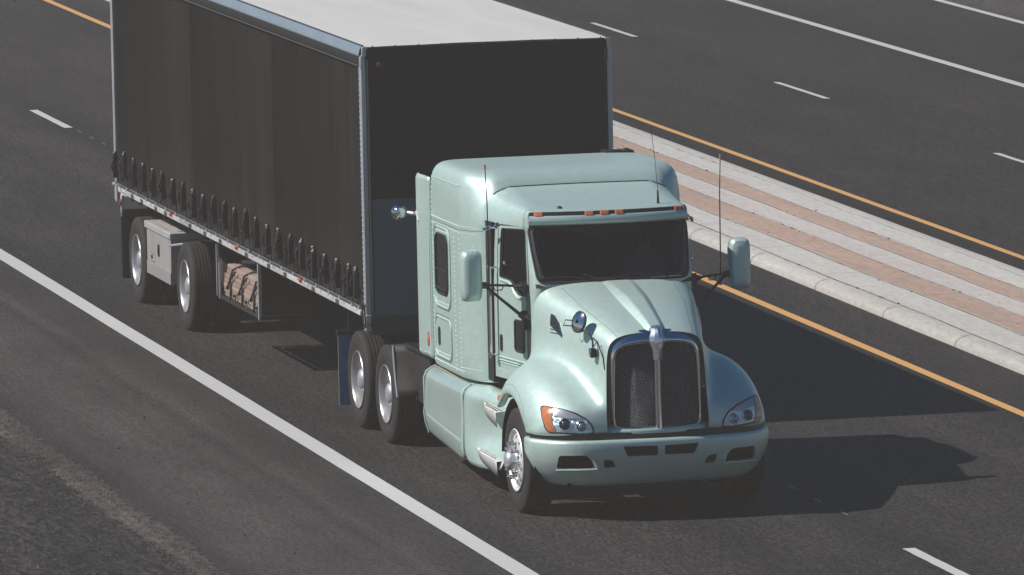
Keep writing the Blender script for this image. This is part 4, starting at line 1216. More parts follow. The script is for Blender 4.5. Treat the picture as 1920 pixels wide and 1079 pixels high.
# ---- side skirt fairings
for s in (-1, 1):
    def YZ(l): return l
    # rear panel
    bm = NB(); rws = []
    secs = {  # x : (profile y,z top->bottom)
     -4.03: [(1.00, 0.952), (1.05, 0.933), (1.10, 0.896), (1.13, 0.852), (1.13, 0.620), (1.13, 0.550), (1.11, 0.460), (1.08, 0.360)],
     -3.96: [(1.00, 0.976), (1.08, 0.967), (1.14, 0.924), (1.165, 0.865), (1.165, 0.600), (1.168, 0.530), (1.155, 0.440), (1.12, 0.330)],
     -3.90: [(1.00, 0.986), (1.08, 0.976), (1.145, 0.933), (1.172, 0.871), (1.172, 0.590), (1.178, 0.515), (1.165, 0.420), (1.13, 0.310)],
     -3.3:  [(.98, 0.989), (1.08, 0.978), (1.145, 0.933), (1.172, 0.871), (1.165, 0.600), (1.178, 0.500), (1.17, 0.390), (1.135, 0.280)],
     -2.7:  [(.95, 0.992), (1.08, 0.979), (1.145, 0.933), (1.17, 0.871), (1.16, 0.620), (1.172, 0.480), (1.17, 0.360), (1.14, 0.240)],
     -2.24: [(.93, 0.995), (1.07, 0.983), (1.14, 0.933), (1.165, 0.871), (1.155, 0.640), (1.165, 0.460), (1.168, 0.330), (1.14, 0.210)]}
    for x in sorted(secs): rws.append([(x, s*y, z) for y, z in secs[x]])
    grid(bm, rws); sk = link_mesh('side_skirt', bm, MINT_G, T, sub=2)
    md = sk.modifiers.new('s', 'SOLIDIFY'); md.thickness = .02; md.offset = -1
    # front panel with the two entry steps
    bm = NB(); rws = []
    sec2 = {
     -2.225: [(.93, 0.995), (1.07, 0.983), (1.135, 0.933), (1.16, 0.871), (1.150, 0.640), (1.158, 0.460), (1.16, 0.330), (1.13, 0.210)],
     -1.9: [(.92, 0.995), (1.06, 0.983), (1.12, 0.933), (1.14, 0.871), (1.110, 0.660), (1.10, 0.480), (1.14, 0.380), (1.13, 0.210)],
     -1.5: [(.91, 0.995), (1.03, 0.986), (1.08, 0.939), (1.10, 0.877), (1.02, 0.780), (1.00, 0.500), (1.10, 0.420), (1.14, 0.240)],
     -1.1: [(.90, 0.995), (1.02, 0.986), (1.07, 0.939), (1.09, 0.890), (.98, 0.800), (.97, 0.520), (1.10, 0.430), (1.15, 0.280)],
     -.80: [(.90, 0.989), (1.02, 0.979), (1.07, 0.939), (1.10, 0.890), (1.00, 0.800), (1.00, 0.540), (1.11, 0.450), (1.16, 0.310)],
     -.76: [(.89, 0.983), (1.0, 0.973), (1.05, 0.933), (1.08, 0.883), (.99, 0.800), (.99, 0.540), (1.09, 0.440), (1.13, 0.320)]}
    for x in sorted(sec2): rws.append([(x, s*y, z) for y, z in sec2[x]])
    grid(bm, rws); sk2 = link_mesh('entry_step_panel', bm, MINT, T, sub=2)
    md = sk2.modifiers.new('s', 'SOLIDIFY'); md.thickness = .02; md.offset = -1
    # tread plates
    for zc, xa, xb, yo in ((.885, -1.66, -.80, 1.175), (.405, -2.10, -.80, 1.175)):
        bm = NB(); outl = []
        N = 18
        top = []; low = []
        for k in range(N+1):
            t = k/N; x = xa + (xb-xa)*t
            yy = 1.06 + (yo-1.06)*min(1, math.sin(min(1, t*1.5)*PI/2))**.8
            top.append((x, s*yy, zc - .012*t)); low.append((x, s*(yy-.012), zc-.012*t-.03-.115*t**.8))
        inn = [(x, s*.96, zc+.004) for x, _, _ in top]
        grid(bm, [inn, top]); grid(bm, [top, low])
        stp = link_mesh('entry_step', bm, STEPM, T, ang=40)
        md = stp.modifiers.new('s', 'SOLIDIFY'); md.thickness = .006
        bm = NB()
        for k in range(14 if zc > .6 else 20):
            for q in range(5):
                x = xa+.10 + k*.053 + (q % 2)*.026; y = 1.0 + q*.034
                yy = 1.06 + (yo-1.06)*min(1, math.sin(min(1, (x-xa)/(xb-xa)*1.5)*PI/2))**.8
                if y < yy-.012 and x < xb-.03: dome(bm, (x, s*y, zc-.008*(x-xa)), (0, 0, 1), .011, .007, 5)
        link_mesh('step_studs', bm, FRAME, stp)
    # pale trim seams on the skirt
    bm = NB(); tube(bm, [(-3.885, s*y, z) for y, z in ((1.05, .985), (1.10, .965), (1.148, .932), (1.175, .871), (1.173, .72), (1.172, .59), (1.18, .515), (1.167, .42), (1.133, .31))], .011, 6); link_mesh('skirt_trim', bm, MINT_D, T); bm = NB()
    tube(bm, [(-2.235, s*y, z) for y, z in ((1.07, .985), (1.14, .935), (1.165, .871), (1.155, .64), (1.165, .46), (1.168, .33))], .010, 6)
    link_mesh('skirt_trim', bm, MINT_D, T)
    bm = NB(); tube(bm, [(-3.88, s*1.065, .985), (-3.3, s*1.07, .987), (-2.24, s*1.06, .95), (-1.5, s*1.02, .925), (-.85, s*1.0, .915)], .010, 6)
    link_mesh('skirt_rubber', bm, mat('dusty_brown_edge', (.30, .26, .22), .7), T)
    # fuel tank behind the skirt
    bm = NB(); lathe(bm, [(.001, -3.9), (.27, -3.9), (.27, -1.6), (.001, -1.6)], c=(0, s*.62, .66), axis='x', seg=24); link_mesh('fuel_tank', bm, FRAME, T)
    bm = NB(); box(bm, -4.08, -3.98, s*.95-.1, s*.95+.1, .42, .95); dome(bm, (-4.1, s*.98, .62), (-1, 0, 0), .05, .05, 8); link_mesh('tank_bracket', bm, FRAME, T)

# ---- chassis and rear furniture
bm = NB()
for s in (-1, 1): box(bm, -7.6, .9, s*.43-.04, s*.43+.04, .72, .99)
for x in (-7.5, -6.26, -5.0, -3.2, -1.5): box(bm, x-.06, x+.06, -.43, .43, .75, .95)
link_mesh('frame_rail', bm, FRAME, T)
bm = NB()
for x in (-5.6, -6.92): tube(bm, [(x, -.95, .505), (x, .95, .505)], .075, 10); dome(bm, (x, 0, .5), (1, 0, 0), .22, .2, 14)
tube(bm, [(0, -.95, .47), (0, .95, .47)], .06, 8); link_mesh('axle', bm, FRAME, T)
bm = NB()
prism(bm, rpoly([(-6.75, -.45), (-5.85, -.45), (-5.7, -.2), (-5.7, .2), (-5.85, .45), (-6.75, .45), (-6.9, .2), (-6.6, 0), (-6.9, -.2)], .05), 'z', 1.02, 1.12); link_mesh('fifth_wheel', bm, FRAME, T)
bm = NB(); box(bm, -5.05, -3.7, -1.02, .60, 1.045, 1.075); link_mesh('deck_plate', bm, mat('deck_plate', (.055, .05, .048), .6, .3, noise=(30, .5, (1, 1, 1)), bump=(40, .5)), T)
bm = NB(); box(bm, -5.10, -4.0, -1.10, -1.0, 1.045, 1.085); link_mesh('deck_rail', bm, mat('dark_blue_steel', (.035, .04, .055), .35, .6), T)
bm = NB(); prism(bm, [(-5.08, 1.04), (-4.05, 1.04), (-4.1, .62), (-4.75, .72)], 'y', -1.07, -1.04); box(bm, -5.06, -4.2, -1.0, -.75, .50, .62); link_mesh('battery_box', bm, FRAME, T)
bm = NB(); rws = []
for k in range(8):
    t = k/7; rws.append([(-5.08+.16*t - .02*math.sin(t*PI), y, 1.055-.50*t) for y in (-1.215, -.60)])
grid(bm, rws); qf = link_mesh('quarter_fender', bm, FRAME, T); md = qf.modifiers.new('s', 'SOLIDIFY'); md.thickness = .012
bm = NB(); tube(bm, [(-5.08+.16*t - .02*math.sin(t*PI)+.004, -1.222, 1.06-.51*t) for t in [k/7 for k in range(8)]], .012, 8); link_mesh('fender_edge', bm, ALU, qf)
# catwalk hoses behind the sleeper
bm = NB()
for k, y in enumerate((-.22, -.1, .05)):
    tube(bm, [(-3.7, y, 1.9), (-4.3, y*1.4, 1.55+.05*k), (-5.2, y*1.2-.2, 1.25), (-5.95, y-.25, 1.15)], .016, 6)
link_mesh('air_hose', bm, FRAME, T)
# blue mudflaps
for s in (-1, 1):
    bm = NB(); box(bm, -7.66, -7.645, s*.64, s*1.235, .15, .90) if s > 0 else box(bm, -7.66, -7.645, -1.235, -.64, .15, .90)
    mf = link_mesh('mudflap', bm, BLUEFLAP, T); mf['label'] = 'blue mudflap behind the drive wheels'
    bm = NB(); box(bm, -7.68, -7.63, min(s*1.25, s*.45), max(s*1.25, s*.45), .89, .94); tube(bm, [(-7.65, s*1.12, .93), (-7.65, s*1.12, 1.12)], .012, 6); dome(bm, (-7.64, s*1.14, .91), (1, 0, 0), .018, .014, 8); link_mesh('flap_hanger', bm, FRAME, mf)
    bm = NB(); tube(bm, [(-7.64, s*1.237, .15), (-7.64, s*1.237, .9)], .004, 5); link_mesh('flap_edge', bm, ALU, mf)

# ================================================================== THE TRAILER
R_ = empty('curtain_trailer', (-6.063, -6.063*.0139, 0), .004)
tag(R_, 'long black curtain sided trailer with white roof behind the green tractor', 'trailer')
LEN = 14.36; W2 = 1.295
CURT = bpy.data.materials.new('black_curtain'); CURT.use_nodes = True
def curtain_mat(m, base=(.030, .029, .029)):
    n = m.node_tree; L = n.links; P = n.nodes['Principled BSDF']; P.inputs['Roughness'].default_value = .55; P.inputs['Specular IOR Level'].default_value = .08
    tc = n.nodes.new('ShaderNodeTexCoord')
    def nz(sc, st, d=6):
        mp = n.nodes.new('ShaderNodeMapping'); mp.inputs['Scale'].default_value = st; L.new(tc.outputs['Object'], mp.inputs[0])
        t = n.nodes.new('ShaderNodeTexNoise'); t.inputs['Scale'].default_value = sc; t.inputs['Detail'].default_value = d; t.inputs['Roughness'].default_value = .65; L.new(mp.outputs[0], t.inputs[0]); return t
    a = nz(3.5, (1, 1, .12)); b = nz(.7, (1, 1, .7)); c = nz(25, (1, 1, .05), 3)
    v = n.nodes.new('ShaderNodeMath'); v.operation = 'ADD'; L.new(a.outputs[0], v.inputs[0]); L.new(b.outputs[0], v.inputs[1])
    w_ = n.nodes.new('ShaderNodeMath'); w_.operation = 'MULTIPLY_ADD'; L.new(c.outputs[0], w_.inputs[0]); w_.inputs[1].default_value = .4; L.new(v.outputs[0], w_.inputs[2])
    r = n.nodes.new('ShaderNodeMapRange'); r.inputs['From Min'].default_value = .8; r.inputs['From Max'].default_value = 1.7; r.inputs['To Min'].default_value = .5; r.inputs['To Max'].default_value = 1.6; L.new(w_.outputs[0], r.inputs[0])
    # road dust gathers on the lowest strip of cloth
    sx = n.nodes.new('ShaderNodeSeparateXYZ'); L.new(tc.outputs['Object'], sx.inputs[0])
    d = n.nodes.new('ShaderNodeMapRange'); d.inputs['From Min'].default_value = 1.35; d.inputs['From Max'].default_value = 2.1; d.inputs['To Min'].default_value = .55; d.inputs['To Max'].default_value = 0; L.new(sx.outputs[2], d.inputs[0])
    # billow shading painted into the colour, palest on the leading part of every sheet
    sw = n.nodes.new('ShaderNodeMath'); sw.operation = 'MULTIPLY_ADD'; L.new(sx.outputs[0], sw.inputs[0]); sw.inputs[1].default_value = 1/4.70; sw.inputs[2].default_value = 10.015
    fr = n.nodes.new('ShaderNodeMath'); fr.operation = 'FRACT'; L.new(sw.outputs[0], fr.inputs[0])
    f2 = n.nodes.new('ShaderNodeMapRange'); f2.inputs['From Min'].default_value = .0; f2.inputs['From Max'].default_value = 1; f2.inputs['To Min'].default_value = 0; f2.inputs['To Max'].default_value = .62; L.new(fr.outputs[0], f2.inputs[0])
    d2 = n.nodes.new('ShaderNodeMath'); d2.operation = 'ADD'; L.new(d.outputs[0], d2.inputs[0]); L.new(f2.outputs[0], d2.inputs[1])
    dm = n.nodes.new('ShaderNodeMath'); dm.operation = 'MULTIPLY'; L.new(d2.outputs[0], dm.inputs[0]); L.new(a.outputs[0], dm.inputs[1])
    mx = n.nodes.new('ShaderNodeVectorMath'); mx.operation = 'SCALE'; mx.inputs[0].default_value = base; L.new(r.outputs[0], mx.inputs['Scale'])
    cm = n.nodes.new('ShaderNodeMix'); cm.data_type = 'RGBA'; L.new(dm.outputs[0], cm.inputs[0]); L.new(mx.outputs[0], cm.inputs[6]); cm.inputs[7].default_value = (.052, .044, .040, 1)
    L.new(cm.outputs[2], P.inputs['Base Color'])
    bp = n.nodes.new('ShaderNodeBump'); bp.inputs['Strength'].default_value = .35; bp.inputs['Distance'].default_value = .02; L.new(c.outputs[0], bp.inputs['Height']); L.new(bp.outputs[0], P.inputs['Normal'])
    return m
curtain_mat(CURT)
CURT_B = curtain_mat(bpy.data.materials.new('black_valance') if True else None) if False else None
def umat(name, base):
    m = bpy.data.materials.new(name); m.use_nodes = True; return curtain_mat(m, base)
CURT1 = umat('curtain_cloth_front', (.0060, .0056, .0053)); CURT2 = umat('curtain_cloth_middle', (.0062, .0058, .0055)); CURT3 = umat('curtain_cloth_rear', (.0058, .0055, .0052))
TARP = mat('black_tarp', (.0035, .0035, .0038), .8, noise=(2, .3, (1, 1, 1)))
ROOFM = mat('white_roof', (.66, .64, .605), .55, noise=(1.2, .06, (.25, 2.2, 1)), bump=(2.5, .1, .02))
BRK = mat('bracket_grey', (.06, .06, .06), .6)
RAILM = mat('top_rail_metal', (.42, .50, .58), .38, .65, noise=(9, .08, (.2, 1, 1)))
POSTM = mat('corner_post_metal', (.50, .53, .56), .42, .5, noise=(10, .12, (1, 1, .3)))
NOSEM = mat('nose_panel', (.105, .135, .175), .4, .2, noise=(1.6, .18, (1, 2, .4)))
RUBR = mat('rub_rail', (.085, .075, .07), .5, .3, noise=(5, .4, (.3, 1, 1)))

for s in (-1, 1):
    # three curtain sheets, each swelling slightly and lapping over the next one back
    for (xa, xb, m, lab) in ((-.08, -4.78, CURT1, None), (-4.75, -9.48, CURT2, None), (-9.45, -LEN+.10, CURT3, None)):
        bm = NB(); rows = []
        nx, nz_ = 48, 14
        for i in range(nx+1):
            t = i/nx; x = xa + (xb-xa)*t
            row = []
            for j in range(nz_+1):
                q = j/nz_; z = 1.36 + (3.90-1.36)*q
                bul = .030*math.sin(PI*min(1, max(0, q)))*(.35+.65*math.sin(PI*t)) + .012*(t)
                fold = .0035*math.sin(x*11+z*.6) * (1-q)**1.5 + .003*math.sin(x*5.1+1)*math.sin(z*1.7+x*.4)
                row.append((x, s*(W2-.012+bul+fold+.006*t), z))
            rows.append(row)
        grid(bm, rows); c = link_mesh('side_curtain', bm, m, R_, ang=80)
    # valance, top rail, roof edge
    bm = NB(); grid(bm, [[(x, s*(W2+.022), 3.935), (x, s*(W2+.040), 3.90), (x, s*(W2+.036), 3.84), (x, s*(W2+.030), 3.815), (x, s*(W2+.02), 3.812)] for x in (-.075, -5, -10, -LEN+.08)]); link_mesh('valance', bm, TARP, R_)
    bm = NB(); grid(bm, [[(x, s*(W2+.036), 3.836), (x, s*(W2+.042), 3.830), (x, s*(W2+.036), 3.823)] for x in (-.075, -LEN+.08)]); link_mesh('valance_piping', bm, mat('piping_brown', (.07, .06, .05), .6), R_)
    bm = NB(); grid(bm, [[(x, s*(W2-.015), 4.032), (x, s*(W2+.004), 4.030), (x, s*(W2+.020), 4.000), (x, s*(W2+.030), 3.955), (x, s*(W2+.034), 3.945), (x, s*(W2+.034), 3.930), (x, s*(W2+.0), 3.925)] for x in (-.06, -5, -10, -LEN+.05)]); link_mesh('top_rail', bm, RAILM, R_, ang=20)
    bm = NB(); tube(bm, [(-.05, s*(W2-.012), 4.034), (-7, s*(W2-.012), 4.034), (-LEN+.03, s*(W2-.012), 4.034)], .010, 6); link_mesh('roof_bead', bm, FRAME, R_)
    # corner posts
    bm = NB()
    box(bm, -.105, .0, min(s*(W2-.03), s*(W2+.028)), max(s*(W2-.03), s*(W2+.028)), 1.27, 3.925)
    link_mesh('corner_post', bm, POSTM, R_, bevel=.008)
    bm = NB(); box(bm, -.03, .015, min(s*(W2-.05), s*(W2+.012)), max(s*(W2-.05), s*(W2+.012)), 3.93, 4.03); box(bm, -.02, .012, min(s*(W2-.02), s*(W2+.03)), max(s*(W2-.02), s*(W2+.03)), 3.80, 3.94); link_mesh('corner_cap', bm, POSTM, R_, bevel=.006)
    bm = NB()
    for k in range(46): dome(bm, (-.085, s*(W2+.029), 1.34+k*.056), (0, s, 0), .007, .006, 5)
    for k in range(30): dome(bm, (.001, s*(W2-.01), 1.34+k*.085), (1, 0, 0), .006, .005, 5)
    link_mesh('post_rivets', bm, ALU_D, R_)
    bm = NB(); tube(bm, [(.01, s*(W2-.045), 1.29), (.02, s*(W2-.045), 1.8), (.018, s*(W2-.045), 3.9)], .018, 6); link_mesh('post_edge', bm, FRAME, R_)
    # lashing bracket at the foot of the front post
    bm = NB(); box(bm, -.11, .01, min(s*(W2-.03), s*(W2+.035)), max(s*(W2-.03), s*(W2+.035)), 1.10, 1.27); link_mesh('post_foot', bm, POSTM, R_, bevel=.008)
    bm = NB(); tube(bm, [(-.09, s*(W2+.045), 1.18), (-.09, s*(W2+.05), 1.36), (-.05, s*(W2+.05), 1.39), (.02, s*(W2+.05), 1.37), (.025, s*(W2+.04), 1.14)], .009, 6); tube(bm, [(.03, s*(W2-.02), 1.17), (.06, s*(W2-.02), 1.17)], .022, 8); box(bm, -.085, -.03, min(s*(W2+.036), s*(W2+.042)), max(s*(W2+.036), s*(W2+.042)), 1.12, 1.17); link_mesh('ratchet_handle', bm, BLACK, R_)
    # rear post
    bm = NB(); box(bm, -LEN-.03, -LEN+.09, min(s*(W2-.04), s*(W2+.03)), max(s*(W2-.04), s*(W2+.03)), 1.10, 4.02); link_mesh('rear_post', bm, POSTM, R_, bevel=.006)
    bm = NB()
    for z in (1.75, 2.25, 2.75, 3.25): box(bm, -LEN-.055, -LEN-.03, min(s*(W2-.03), s*(W2+.02)), max(s*(W2-.03), s*(W2+.02)), z-.06, z+.06)
    dome(bm, (-LEN-.05, s*(W2+.03), 1.30), (0, s, .3), .03, .03, 8)
    tube(bm, [(-LEN-.05, s*(W2+.02), 1.30), (-LEN-.05, s*(W2+.02), 1.12)], .012, 6)
    link_mesh('door_hinge', bm, POSTM, R_)

# roof, front wall
bm = NB(); rows = []
for i in range(41):
    x = .0 - LEN*i/40
    rows.append([(x, -W2+.004+ (2*W2-.008)*j/20, 4.030 + .010*(1-(2*j/20-1)**2) + .0015*math.sin(x*9+j) - (.006 if i == 0 else 0)) for j in range(21)])
grid(bm, rows); link_mesh('trailer_roof', bm, ROOFM, R_, ang=80)
bm = NB(); grid(bm, [[(.004, y, 4.026) , (.014, y, 4.015), (.018, y, 3.98), (.014, y, 3.2), (.010, y, 2.46)] for y in [-W2+.03+(2*W2-.06)*k/12 for k in range(13)]]); nt_ = link_mesh('nose_tarp', bm, TARP, R_)
bm = NB()
for k in range(11): dome(bm, (.012, -W2+.1+k*.24, 4.028), (0, 0, 1), .012, .012, 6)
link_mesh('tarp_grommets', bm, BLACK, R_)
bm = NB(); box(bm, -.03, .004, -W2+.03, W2-.03, 1.25, 2.46); link_mesh('nose_panel', bm, NOSEM, R_)
bm = NB(); box(bm, -.10, .02, -W2+.02, W2-.02, 1.06, 1.25); nb = link_mesh('nose_beam', bm, mat('nose_beam', (.040, .042, .046), .6, noise=(5, .3, (1, 1, 1))), R_)
bm = NB(); lathe(bm, [(.028, 0), (.026, .012), (.014, .02), (.001, .022)], c=(.018, -1.135, 3.842), axis='x', seg=16); link_mesh('nose_lamp', bm, RED_D, R_)
# air and light connectors on the beam
PALE = mat('connector_plate', (.12, .15, .18), .5); YEL = mat('yellow_tab', (.25, .17, .03), .6)
bm = NB(); box(bm, .021, .028, -.36, -.22, 1.09, 1.24); cp = link_mesh('connector_plate', bm, PALE, R_)
bm = NB()
for z in (1.13, 1.20): lathe(bm, [(.026, .0), (.026, .02), (.014, .022), (.014, .0)], c=(.028, -.27, z), axis='x', seg=14)
link_mesh('gladhand', bm, BLACK, cp)
bm = NB(); box(bm, .021, .026, -.45, -.24, 1.245, 1.262); link_mesh('yellow_tab', bm, YEL, cp)
bm = NB(); box(bm, .021, .028, -.60, -.50, 1.12, 1.23); sp = link_mesh('socket_plate', bm, BLACK, R_)
bm = NB()
for a in range(4): dome(bm, (.028, -.55+.028*math.cos(a*PI/2+.78), 1.175+.03*math.sin(a*PI/2+.78)), (1, 0, 0), .010, .008, 6)
link_mesh('socket_pins', bm, PALE, sp)

# deck side rails, tape, rub rail pipe, hooks
for s in (-1, 1):
    bm = NB(); box(bm, -LEN, -.10, min(s*(W2-.06), s*(W2-.002)), max(s*(W2-.06), s*(W2-.002)), 1.245, 1.40); link_mesh('deck_rail', bm, FRAME, R_)
    bm = NB(); tube(bm, [(-.12, s*(W2+.045), 1.335), (-7, s*(W2+.045), 1.335), (-LEN+.12, s*(W2+.045), 1.335)], .011, 6)
    for k in range(60):
        x = -.3-k*.236; box(bm, x-.012, x+.012, min(s*(W2-.01), s*(W2+.045)), max(s*(W2-.01), s*(W2+.045)), 1.325, 1.345)
    link_mesh('rub_rail', bm, mat('rub_rail_bar', (.20, .18, .165), .4, .5, noise=(3, .5, (.5, 1, 1))), R_)
    bm = NB()
    tube(bm, [(-.12, s*(W2+.030), 1.50), (-7, s*(W2+.030), 1.50), (-LEN+.12, s*(W2+.030), 1.50)], .007, 6)
    link_mesh('curtain_hem', bm, RUBR, R_)
    bm = NB(); grid(bm, [[(x, s*(W2+.004), 1.30), (x, s*(W2+.012), 1.275), (x, s*(W2+.012), 1.225), (x, s*(W2-.03), 1.215)] for x in (-.10, -7, -LEN+.1)]); link_mesh('lower_flange', bm, mat('flange_paint', (.58, .57, .56), .5, .3, noise=(3, .35, (.4, 1, 1))), R_)
    # reflective tape in dashes and small dark blocks along the flange
    x = -.2; k = 0
    tp = NB(); rd = NB()
    while x > -LEN+.5:
        L_ = random.choice((.9, 1.25, 1.5, .6)); bm = NB(); box(bm, x-.16, x, min(s*(W2+.0125), s*(W2+.016)), max(s*(W2+.0125), s*(W2+.016)), 1.226, 1.274); link_mesh('rail_bracket', bm, BRK, R_)
        x -= L_
    x = -.35
    while x > -LEN+.5:
        (box(tp, x-.15, x, min(s*(W2+.0), s*(W2+.0045)), max(s*(W2+.0), s*(W2+.0045)), 1.302, 1.322)); box(rd, x-.32, x-.17, min(s*(W2+.0), s*(W2+.0045)), max(s*(W2+.0), s*(W2+.0045)), 1.302, 1.322); x -= .36
    link_mesh('reflective_tape', tp, mat('tape_bluegrey', (.10, .11, .14), .4), R_); link_mesh('reflective_tape', rd, mat('tape_red', (.10, .022, .02), .4), R_)
    for x in (-3.42, -6.95, -10.85):
        bm = NB(); dome(bm, (x, s*(W2+.016), 1.29), (0, s, 0), .042, .03, 8); link_mesh('clearance_lamp', bm, mat('clearance_red', (.75, .10, .05), .35), R_)

# curtain straps with buckles: one built, the rest copied
def strap(x, s):
    st = NB()
    rows = []
    for k in range(7):
        z = 1.69 - .36*k/6; rows.append([(-.022+.004*math.sin(k*1.3), s*(W2+.052+.006*math.sin(k)), z), (.022+.004*math.sin(k*1.3), s*(W2+.052+.006*math.sin(k)), z)])
    grid(st, rows)
    o = link_mesh('curtain_strap', st, BLACK, R_); md = o.modifiers.new('s', 'SOLIDIFY'); md.thickness = .004
    o.location = (x, 0, 0)
    K(o)
    b = NB()
    prism(b, [(-.036, 1.71), (.040, 1.69), (.046, 1.62), (.036, 1.56), (.046, 1.50), (.020, 1.42), (-.024, 1.43), (-.044, 1.50), (-.032, 1.57), (-.050, 1.64)], 'y', s*(W2+.052), s*(W2+.108))
    tube(b, [(-.055, s*(W2+.11), 1.65), (-.05, s*(W2+.13), 1.58), (-.045, s*(W2+.11), 1.50)], [.008, .014, .008], 6)
    tube(b, [(.0, s*(W2+.085), 1.70), (.0, s*(W2+.070), 1.75)], [.032, .016], 6)
    K(link_mesh('buckle', b, BLACK, o, ang=30, bevel=.004))
    t = NB(); pts = [(.028, s*(W2+.088), 1.52), (.062, s*(W2+.085), 1.46), (.070, s*(W2+.06), 1.36), (.060, s*(W2+.056), 1.33)]
    rows = [[(p[0]-.014, p[1], p[2]), (p[0]+.014, p[1], p[2])] for p in pts]; grid(t, rows); K(link_mesh('strap_tail', t, BLACK, o))
    h = NB(); tube(h, [(-.012, s*(W2+.056), 1.345), (-.014, s*(W2+.064), 1.315), (0, s*(W2+.06), 1.305), (.014, s*(W2+.064), 1.315), (.012, s*(W2+.056), 1.345)], .005, 6)
    K(link_mesh('strap_hook', h, ALU, o))
    g_ = NB(); dome(g_, (.0, s*(W2+.09), 1.735), (0, s, .7), .018, .014, 6); K(link_mesh('buckle_shine', g_, ALU_D, o))
    return o
XS = [-.22, -.55, -1.16, -1.78, -2.40, -3.02, -3.62, -4.24, -4.87, -5.47, -6.07, -6.68, -7.28, -7.90, -8.52, -9.14, -9.74, -10.36, -10.97, -11.58, -12.20, -12.82, -13.42, -14.02]
for s in (-1, 1):
    s0 = strap(XS[0], s); s0['label'] = 'black curtain strap hanging from a buckle'
    for x in XS[1:]:
        c = dup_tree(s0, R_); c.location.x = x + random.uniform(-.02, .02); c.location.z = random.uniform(-.012, .012)
        a_ = random.gauss(0, .05); c.rotation_euler = (0, a_, 0); c.location.x -= 1.5*math.sin(a_); c.scale = (random.uniform(.7, 1.25), 1, 1)
        for kk in ALLKIDS[c]:
            if kk.name.startswith('strap_tail'):
                kk.scale = (random.choice((-1, 1, 1.6, -1.5, .4)), 1, random.uniform(.97, 1.03))
            if kk.name.startswith('buckle') and not kk.name.startswith('buckle_shine'): kk.scale = (random.choice((-1, 1))*random.uniform(.8, 1.2), 1, random.uniform(.985, 1.02))
        c.location.z += 1.33*(1-(q_ := random.uniform(.965, 1.03))); c.scale.z = q_; c.location.x += 0

# floor, chassis beams, cross members, suspension, landing legs
bm = NB(); box(bm, -LEN, -.1, -W2+.06, W2-.06, 1.26, 1.36); link_mesh('trailer_floor', bm, FRAME, R_)
bm = NB()
for s in (-1, 1): box(bm, -LEN+.2, -.3, s*.5-.03, s*.5+.03, .86 if False else .92, 1.25); box(bm, -LEN+.2, -.3, s*.5-.08, s*.5+.08, .90, .925)
for k in range(28): box(bm, -.4-k*.5-.03, -.4-k*.5+.03, -W2+.08, W2-.08, 1.14, 1.255)
link_mesh('chassis_beam', bm, FRAME, R_)
for xw, lab in ((-10.285, None), (-13.31, None)):
    bm = NB(); tube(bm, [(xw, -.95, .505), (xw, .95, .505)], .065, 10)
    for s in (-1, 1): box(bm, xw-.12, xw+.55, s*.48-.06, s*.48+.06, .42, .62); tube(bm, [(xw-.25, s*.5, .35), (xw-.25, s*.5, .6)], .11, 12); tube(bm, [(xw+.55, s*.48, .6), (xw+.6, s*.48, .95)], .06, 8)
    link_mesh('trailer_axle', bm, FRAME, R_)
wt = dual_wheel(R_, (-10.285, -1.285, .505), 1, lab='dual trailer wheel with polished rim'); wt.parent = R_
for loc, sd in (((-13.31, -1.285, .505), 1), ((-10.285, 1.285, .505), -1), ((-13.31, 1.285, .505), -1)):
    c = dup_tree(wt, R_); c.location = loc; c.rotation_euler = (0, 0, 0 if sd > 0 else PI)
for s in (-1, 1):
    bm = NB(); box(bm, -3.1, -2.95, s*.55-.07, s*.55+.07, .42, 1.2); box(bm, -3.14, -2.91, s*.55-.13, s*.55+.13, .38, .42); tube(bm, [(-3.0, s*.55, .8), (-3.6, s*.55, 1.2)], .03, 6); link_mesh('landing_leg', bm, FRAME, R_)
# rear fender bracket with red reflector, mudflaps
for s in (-1, 1):
    bm = NB(); grid(bm, [[(-13.73, s*(W2+.012), 1.24), (-13.73, s*(W2+.012), 1.20)], [(-14.02, s*(W2+.012), 1.245), (-13.98, s*(W2+.012), 1.20)], [(-14.12, s*(W2+.012), 1.20), (-14.04, s*(W2+.012), 1.18)], [(-14.16, s*(W2+.012), .93), (-14.09, s*(W2+.012), .95)]])
    fb = link_mesh('rear_bracket', bm, WHITE_RUB, R_); md = fb.modifiers.new('s', 'SOLIDIFY'); md.thickness = .02
    bm = NB(); lathe(bm, [(.045, 0), (.04, -.012*1), (.001, -.016)], c=(-14.09, s*(W2+.02), 1.11), axis='y', seg=16); link_mesh('side_reflector', bm, RED_D, fb)
    bm = NB(); box(bm, -14.16, -14.14, min(s*.66, s*1.30), max(s*.66, s*1.30), .20, 1.02); mf = link_mesh('mudflap', bm, RUBBER, R_); mf['label'] = 'black mudflap behind the last trailer wheels'
    bm = NB(); tube(bm, [(-14.16, s*1.30, 1.05), (-14.16, s*1.30, .2)], .006, 5); link_mesh('flap_edge', bm, FRAME, mf)

